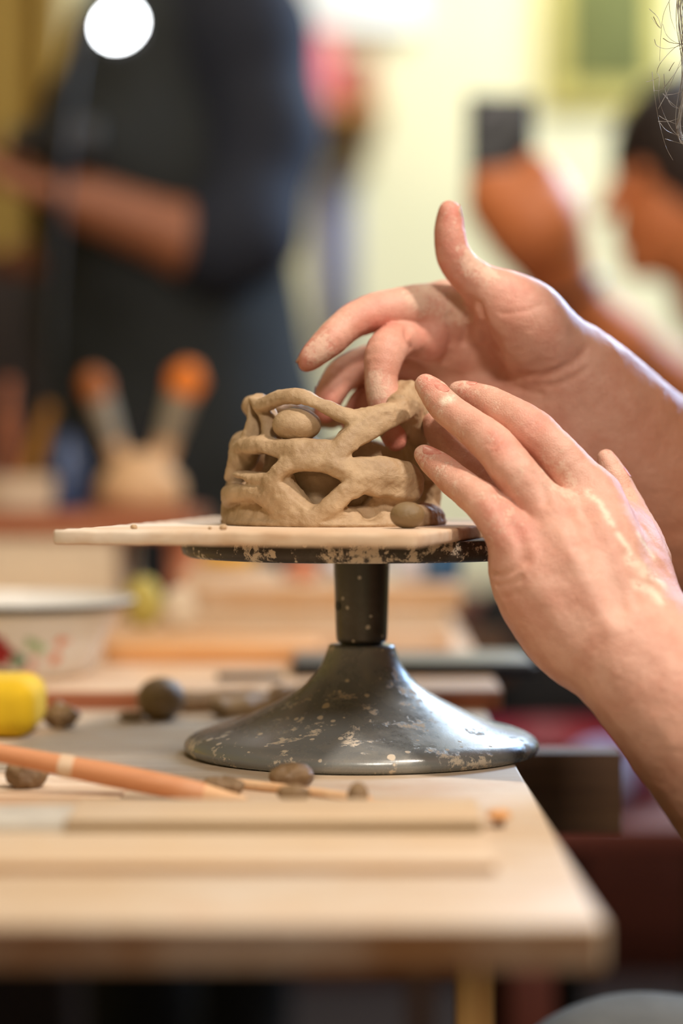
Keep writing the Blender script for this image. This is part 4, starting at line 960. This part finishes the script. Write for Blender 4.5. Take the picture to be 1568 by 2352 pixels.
# ------------------------------------------------------------------ people behind the table
M['navy'] = plain('navy_cloth', srgb(25, 31, 46), 0.85, 0.2, 20, bump=0.2, bscale=400)
M['apron'] = plain('charcoal_apron', srgb(33, 37, 38), 0.9, 0.15, 20, bump=0.2, bscale=400)
M['black_cloth'] = plain('black_cloth', srgb(22, 22, 25), 0.9, 0.2, 20)
M['skin_tan'] = plain('tan_skin', srgb(160, 100, 68), 0.55, 0.12, 30)
M['skin_dark'] = plain('deep_tan_skin', srgb(204, 120, 70), 0.55, 0.12, 30)
M['black_hair'] = plain('black_hair', srgb(36, 22, 18), 0.5, 0.2, 100)
M['cream_cloth'] = plain('cream_cloth', srgb(214, 204, 168), 0.9, 0.1, 20)
def hand_bg(g, wrist, fwd, palm_n, curl, s=1.0, thumb_side=1):
    """relaxed five-fingered hand: palm plus curled fingers"""
    f = np.array(fwd, float); f /= np.linalg.norm(f); n = np.array(palm_n, float); n -= f * (n @ f); n /= np.linalg.norm(n); sd = np.cross(f, n)
    w_ = np.array(wrist, float)
    for i in range(4):
        o_ = (i - 1.5) * 0.020 * s; L = [0.075, 0.085, 0.079, 0.060][i] * s
        m = w_ + f * 0.085 * s + sd * o_
        g.cone(w_ + sd * o_ * 0.6, m, 0.015 * s, 0.012 * s, 0.012)
        p = m; d = f.copy()
        for k_, fr in enumerate((0.45, 0.32, 0.23)):
            a = curl * (k_ + 0.6); d2 = f * math.cos(a) + n * math.sin(a); q = p + d2 * L * fr
            g.cone(p, q, (0.0100 - 0.001 * k_) * s, (0.0092 - 0.001 * k_) * s, 0.002); p = q
    b = w_ + f * 0.025 * s - sd * thumb_side * 0.028 * s
    t1 = b + f * 0.035 * s - sd * thumb_side * 0.025 * s + n * 0.012 * s; t2 = t1 + f * 0.035 * s + n * 0.012 * s
    g.cone(w_, b, 0.014 * s, 0.014 * s, 0.01); g.cone(b, t1, 0.0135 * s, 0.011 * s, 0.006); g.cone(t1, t2, 0.011 * s, 0.009 * s, 0.003)

# --- standing man, turned to the left, looking at a phone
Ym = 2.95
man = empty('person', (P(430, 1000, Ym)[0], Ym, 0), label='standing man in navy top and charcoal apron handling a black device', cat='person')
A = lambda px, py, dy=0.0: P(px, py, Ym + dy)
g = SDF((-0.55, 2.55, 0.62), (0.03, 3.25, 1.78), 0.0075)
mhead = A(340, -190); head_sdf(g, mhead, (-0.9, -0.35, -0.35))
g.cone(mhead + np.array([0.03, 0.01, -0.06]), A(430, 10), 0.055, 0.062, 0.02)
wr1 = A(190, 462, -0.22); el1 = A(450, 556, -0.17)
g.chain([A(500, 566, -0.165), el1, wr1], [0.040, 0.042, 0.031], 0.02)
hand_bg(g, wr1 + np.array([-0.005, 0, 0]), A(60, 420, -0.24) - wr1, (0.1, -0.2, 1), 0.5, 1.0, -1)
wr2 = A(150, 560, 0.0); g.chain([A(360, 640, 0.1), A(260, 590, 0.08), wr2], [0.045, 0.042, 0.030], 0.02)
hand_bg(g, wr2, A(30, 620, -0.08) - wr2, (0, -0.3, 1), 0.4, 1.0, 1)
link('body', g.mesh('body'), M['skin_tan'], man); del g
g = SDF((-0.50, 2.62, 0.90), (0.08, 3.28, 1.62), 0.0075)
g.chain([A(455, 70), A(440, 300), A(430, 640)], [0.120, 0.128, 0.125], 0.06)
g.cone(A(360, 60, 0.12), A(540, 70, -0.10), 0.075, 0.078, 0.05)
g.chain([A(570, 75, -0.10), A(610, 300, -0.12), A(565, 520, -0.15), A(500, 566, -0.165)], [0.074, 0.066, 0.062, 0.060], 0.03)
g.chain([A(380, 80, 0.13), A(360, 400, 0.14), A(330, 600, 0.10)], [0.07, 0.06, 0.056], 0.03)
g.noise(0.006, 0.07, 101, 0.03)
link('shirt', g.mesh('shirt'), M['navy'], man); del g
g = SDF((-0.55, 2.70, 0.45), (0.05, 3.20, 1.55), 0.0075)
g.chain([A(330, 120, -0.09), A(300, 400, -0.10), A(370, 700, -0.02)], [0.09, 0.11, 0.15], 0.05)
g.chain([A(400, 680), A(430, 1000), A(430, 1300)], [0.150, 0.155, 0.165], 0.05)
g.noise(0.006, 0.07, 102, 0.03)
link('apron', g.mesh('apron'), M['apron'], man); del g
g = SDF((-0.50, 2.72, 0.03), (0.10, 3.20, 0.95), 0.009)
for dx, dy in ((-0.06, -0.09), (0.05, 0.09)):
    b_ = A(450, 1000); g.chain([(b_[0] + dx, Ym + dy, 0.88), (b_[0] + dx, Ym + dy, 0.5), (b_[0] + dx, Ym + dy, 0.07)], [0.10, 0.08, 0.06], 0.03)
link('trousers', g.mesh('trousers'), M['black_cloth'], man); del g
for dx, dy in ((-0.06, -0.09), (0.05, 0.09)):
    b_ = A(450, 1000); shoe((b_[0] + dx, Ym + dy, 0.045), (b_[0] + dx - 0.17, Ym + dy, 0.036), man)
g = SDF((-0.45, 2.75, 1.45), (-0.05, 3.15, 1.80), 0.0075)
g.ell(mhead + np.array([0.022, 0.01, 0.035]), (0.098, 0.088, 0.095), 0); g.ell(mhead + np.array([-0.075, -0.02, -0.035]), (0.06, 0.10, 0.075), 0.01, sub=True)
link('hair', g.mesh('hair'), M['black_hair'], man); del g
o = empty('camera_body', A(150, 350, -0.24), label='black handheld device in the standing man\'s hands', cat='device')
c = A(148, 322, -0.245)
box('housing', c - np.array([0.040, 0.018, 0.020]), c + np.array([0.040, 0.018, 0.022]), M['black'], o, 0.006, 3)
tube('lens', [c - np.array([0.038, 0, 0.0]), c - np.array([0.062, 0, 0.0])], [0.016, 0.016], M['black'], o, 20)
# small torch lamp on a thin gooseneck, in front of the man
lp = P(273, 57, 2.60)
o = empty('work_lamp', (lp[0], 2.60, TABLE), label='small bright work lamp on a thin black gooseneck stem', cat='lamp')
lathe('base', [(0.04, 0), (0.04, 0.008), (0.02, 0.014), (0.0, 0.014)], (-0.30, 2.545, TABLE + 0.0002), M['black'], o, 32)
tube('gooseneck', smooth_path([(-0.30, 2.545, TABLE + 0.012), (-0.305, 2.56, TABLE + 0.3), (-0.28, 2.60, TABLE + 0.6), (lp[0] - 0.005, 2.63, lp[2] + 0.01)], 8), 0.0045, M['black'], o, 10)
tube('housing', [(lp[0], 2.635, lp[2] + 0.004), (lp[0], 2.604, lp[2])], [0.014, 0.026], M['black'], o, 24)
g = SDF(lp - 0.04, lp + 0.04, 0.002); g.ell(lp, (0.021, 0.008, 0.017), 0, np.array(Matrix.Rotation(math.radians(-35), 3, 'Y')))
link('bulb', g.mesh('bulb'), emit('lamp_glow', (0.93, 0.97, 1.0, 1), 30), o); del g

# --- seated person with raised phone
Yp = 2.90
per = empty('person', (0.52, 3.0, 0), label='seated person with dark hair raising a black phone', cat='person')
B = lambda px, py, dy=0.0: P(px, py, Yp + dy)
hd = B(1575, 420); g = SDF((0.13, 2.42, 0.75), (0.72, 3.15, 1.42), 0.0065)
w2 = head_sdf(g, hd, (-0.97, -0.25, -0.05))
g.cone(hd + np.array([0.03, 0, -0.06]), B(1660, 680, 0.02), 0.055, 0.062, 0.02)
wr = B(1288, 655, -0.32); g.chain([wr, B(1420, 790, -0.28), B(1640, 980, -0.16)], [0.028, 0.034, 0.046], 0.02)
hand_bg(g, wr, B(1205, 440, -0.36) - wr, (-0.9, -0.3, 0.2), 0.42, 0.95, 1)
g.cone(wr, B(1225, 510, -0.37), 0.034, 0.050, 0.02); g.cone(B(1225, 520, -0.37), B(1155, 470, -0.375), 0.045, 0.034, 0.02); g.cone(B(1200, 460, -0.365), B(1205, 500, -0.37), 0.026, 0.034, 0.02); g.cone(B(1128, 462, -0.365), B(1240, 450, -0.36), 0.022, 0.030, 0.02); g.cone(B(1240, 430, -0.36), B(1222, 372, -0.385), 0.016, 0.012, 0.01); g.cone(B(1262, 450, -0.35), B(1248, 385, -0.385), 0.015, 0.011, 0.01); g.cone(B(1240, 430, -0.34), B(1275, 560, -0.33), 0.026, 0.030, 0.02)
link('body', g.mesh('body'), M['skin_dark'], per); del g
g = SDF((0.28, 2.72, 1.0), (0.62, 3.12, 1.42), 0.0065)
g.ell(hd + np.array([0.022, 0.01, 0.030]), (0.112, 0.094, 0.112), 0); g.ell(hd + np.array([-0.098, 0.0, -0.070]), (0.060, 0.11, 0.085), 0.01, sub=True)
link('hair', g.mesh('hair'), M['black_hair'], per); del g
g = SDF((0.22, 2.58, 0.50), (0.86, 3.32, 1.12), 0.0075)
g.chain([(0.60, 3.0, 0.55), (0.58, 2.98, 0.75), (0.52, 2.94, 0.96)], [0.14, 0.14, 0.12], 0.05)
g.cone((0.48, 2.78, 1.00), (0.58, 3.12, 1.00), 0.07, 0.07, 0.05)
g.chain([B(1560, 915, -0.19), B(1650, 985, -0.155), (0.48, 2.78, 1.0)], [0.052, 0.055, 0.066], 0.02)
g.noise(0.005, 0.06, 103, 0.03)
link('shirt', g.mesh('shirt'), M['cream_cloth'], per); del g
g = SDF((0.10, 2.65, 0.03), (0.86, 3.30, 0.72), 0.009)
for sgn in (-1, 1): g.chain([(0.60, 3.0 + 0.09 * sgn, 0.54), (0.20, 2.95 + 0.11 * sgn, 0.53), (0.24, 2.95 + 0.12 * sgn, 0.08)], [0.10, 0.078, 0.055], 0.03)
link('trousers', g.mesh('trousers'), M['black_cloth'], per); del g
for sgn in (-1, 1): shoe((0.26, 2.95 + 0.12 * sgn, 0.045), (0.10, 2.95 + 0.13 * sgn, 0.036), per)
pts = [wr + np.array([0.036 * math.cos(a), 0.036 * math.sin(a) * 0.8, -0.016 + 0.020 * math.cos(a)]) for a in np.linspace(0, 2 * math.pi, 25)]
tube('wristband', pts, 0.010, M['black'], per, 10)
o = empty('mobile_phone', B(1150, 420, -0.36), label='black mobile phone held up by the seated person', cat='phone')
c = B(1150, 345, -0.315); rot = 0.1
box('case', c - np.array([0.036, 0.0045, 0.070]), c + np.array([0.036, 0.0045, 0.058]), M['black'], o, 0.004, 3, rot=rot)
box('camera_bump', c + np.array([-0.028, -0.0065, 0.022]), c + np.array([-0.006, -0.004, 0.048]), M['dark_edge'], o, 0.001, 2, rot=rot)
o = empty('stool', (0.62, 3.0, 0), label='low dark stool under the seated person with the phone', cat='stool')
box('seat', (0.44, 2.84, 0.40), (0.80, 3.18, 0.43), M['brown_wood'], o, 0.004)
for sx in (0.46, 0.75):
    for sy in (2.86, 3.13): box('leg', (sx, sy, 0), (sx + 0.03, sy + 0.03, 0.401), M['brown_wood'], o, 0.002)

# ------------------------------------------------------------------ far background
M['curtain'] = plain('mustard_curtain', srgb(156, 124, 54), 0.9, 0.15, 6)
def curtain(name, x0, x1, y, z0, z1, m, label, folds=9, amp=0.03):
    bm = bmesh.new(); n = folds * 8; rows = []
    for z in (z0, (z0 + z1) / 2, z1):
        rows.append([bm.verts.new((x0 + (x1 - x0) * i / n, y + amp * math.sin(2 * math.pi * folds * i / n), z)) for i in range(n + 1)])
    for a_, b_ in zip(rows[:-1], rows[1:]):
        for i in range(n): bm.faces.new((a_[i], a_[i + 1], b_[i + 1], b_[i]))
    r = bmesh.ops.extrude_face_region(bm, geom=list(bm.faces))
    for v in [e for e in r['geom'] if isinstance(e, bmesh.types.BMVert)]: v.co.y += 0.004
    return tag(bm_obj(name, bm, m, None, True), label, 'curtain')
curtain('curtain', -1.5, P(150, 300, 4.55)[0], 4.55, 0.02, 2.7, M['curtain'], 'mustard yellow pleated curtain hanging on the far wall')
M['dark_cab'] = wood('dark_cabinet_wood', srgb(34, 22, 16), srgb(52, 32, 22), 'Z', 40, 0.6)
M['maroon_cab'] = wood('maroon_cabinet_wood', srgb(86, 36, 24), srgb(110, 50, 34), 'X', 40, 0.6)
o = empty('dark_cabinet', (-1.0, 3.7, 0), label='tall near-black wooden cabinet standing before the mustard curtain', cat='cabinet')
box('body', (-1.5, 3.55, 0.0), (P(170, 800, 3.6)[0], 3.95, 1.20), M['dark_cab'], o, 0.004)
for i, x in enumerate((-1.48, -1.0)): 
    d_ = box('door', (x, 3.532, 0.05), (x + 0.44, 3.549, 1.16), M['dark_cab'], o, 0.003)
    box('handle', (x + 0.40, 3.515, 0.55), (x + 0.41, 3.531, 0.70), M['steel'], d_, 0.002)
o = empty('low_cabinet', (0.8, 4.3, 0), label='low maroon wooden cabinet along the far wall', cat='cabinet')
box('body', (-0.40, 4.15, 0.0), (1.9, 4.6, 0.66), M['maroon_cab'], o, 0.004)
for i in range(4):
    x = -0.37 + i * 0.565
    d_ = box('door', (x, 4.133, 0.06), (x + 0.53, 4.149, 0.62), M['maroon_cab'], o, 0.003)
    box('handle', (x + 0.48, 4.115, 0.30), (x + 0.49, 4.132, 0.42), M['steel'], d_, 0.002)
M['olive'] = plain('olive_print', srgb(88, 94, 46), 0.8, 0.3, 14, c2=srgb(108, 112, 60)); M['frame_y'] = plain('yellow_frame', srgb(206, 194, 110), 0.7, 0.1, 10)
o = empty('framed_print', P(1390, 60, 4.78), label='olive green print in a yellowish frame on the cream wall', cat='picture')
c = P(1395, 50, 4.78)
box('frame', c - np.array([0.125, 0.012, 0.17]), c + np.array([0.125, 0.018, 0.16]), M['frame_y'], o, 0.003)
box('print', c - np.array([0.085, 0.016, 0.125]), c + np.array([0.085, -0.011, 0.12]), M['olive'], o, 0.001)
M['pink_cloth'] = plain('pink_cloth', srgb(226, 120, 128), 0.9, 0.12, 10); M['rust'] = plain('rust_clay', srgb(160, 70, 28), 0.7, 0.2, 12); M['lilac'] = plain('lilac_cloth', srgb(150, 156, 196), 0.9, 0.12, 10); M['white_gloss'] = plain('white_board', srgb(236, 240, 240), 0.4, 0.03, 5)
# wall shelf with a pink pot and a rust pot, white board above
o = empty('wall_shelf', P(760, 240, 4.7), label='ochre wall shelf behind the standing man carrying two pots', cat='shelf')
zs = P(760, 262, 4.68)[2]
box('plank', (P(620, 250, 4.6)[0], 4.55, zs - 0.02), (P(880, 250, 4.6)[0], 4.80, zs), M['ochre'], o, 0.002)
for x in (-0.10, 0.04): box('bracket', (x, 4.70, zs - 0.10), (x + 0.012, 4.80, zs - 0.019), M['ochre'], o, 0.002)
c = P(725, 240, 4.67); tag(lathe('pot', [(0.03, 0), (0.042, 0.01), (0.047, 0.08), (0.042, 0.13), (0.035, 0.15), (0.03, 0.15), (0.038, 0.12), (0.042, 0.08), (0, 0.02)], (c[0], 4.67, zs + 0.0003), M['pink_cloth'], None, 32), 'pink pot on the ochre wall shelf', 'pot')
c = P(822, 240, 4.67); tag(lathe('pot', [(0.022, 0), (0.030, 0.01), (0.033, 0.05), (0.031, 0.09), (0.028, 0.105), (0.024, 0.105), (0.027, 0.09), (0.029, 0.05), (0, 0.02)], (c[0], 4.67, zs + 0.0003), M['rust'], None, 32), 'rust-brown pot on the ochre wall shelf', 'pot')
o = empty('white_board', P(800, -60, 4.78), label='white glossy board on the wall above the shelf', cat='board')
box('panel', (P(690, 0, 4.78)[0], 4.775, P(0, 60, 4.78)[2]), (P(960, 0, 4.78)[0], 4.7995, P(0, -260, 4.78)[2]), M['white_gloss'], o, 0.002)
box('tray', (P(690, 0, 4.78)[0], 4.755, P(0, 60, 4.78)[2] - 0.008), (P(960, 0, 4.78)[0], 4.7995, P(0, 60, 4.78)[2]), M['white_gloss'], o, 0.002)
curtain('towel', P(735, 500, 4.784)[0], P(815, 500, 4.784)[0], 4.784, P(0, 800, 4.784)[2], P(0, 400, 4.784)[2], M['lilac'], 'lilac towel hanging on the far wall behind the standing man', 3, 0.012)['category'] = 'towel'
# coloured clutter low down at the right, beyond the table
M['crimson'] = plain('crimson_plastic', srgb(150, 18, 48), 0.5, 0.2, 10)
tag(lathe('basin', [(0.07, 0), (0.09, 0.004), (0.115, 0.06), (0.111, 0.06), (0.086, 0.008), (0, 0.006)], (P(1300, 1680, 2.3)[0], 2.32, 0.58), M['crimson'], None, 48), 'crimson plastic basin on the low bench beyond the table', 'basin')
tag(lathe('ball', [(0.0, 0.0)] + [(0.034 * math.sin(a), 0.034 - 0.034 * math.cos(a)) for a in np.linspace(0.15, math.pi - 0.15, 14)] + [(0.0, 0.068)], (P(1372, 1640, 2.2)[0], 2.19, 0.58), M['lilac'], None, 32), 'pale lilac ball on the low bench beside the crimson basin', 'ball')
o = empty('low_bench', (0.32, 2.3, 0), label='low maroon wooden bench carrying the crimson basin', cat='bench')
box('seat', (0.13, 2.12, 0.555), (0.62, 2.70, 0.58), M['maroon_cab'], o, 0.003)
for sx in (0.15, 0.56):
    for sy in (2.14, 2.64): box('leg', (sx, sy, 0), (sx + 0.04, sy + 0.04, 0.556), M['maroon_cab'], o, 0.003)
g = SDF((0.13, 2.47, 0.575), (0.42, 2.73, 0.82), 0.005)
for xx in (0.19, 0.26, 0.33): g.cone((xx, 2.59, 0.64), (xx + 0.005, 2.60, 0.72), 0.062, 0.05, 0.03)
g.noise(0.006, 0.05, 111, 0.03); g.cut_below(0.5805)
o = empty('backpack', (0.26, 2.65, 0.58), label='slumped black fabric bag on the low bench', cat='bag')
link('body', g.mesh('body'), M['black_cloth'], o); del g
tube('strap', smooth_path([(0.22, 2.64, 0.765), (0.235, 2.64, 0.80), (0.28, 2.645, 0.80), (0.295, 2.645, 0.765)], 5), 0.006, M['black'], o, 8)
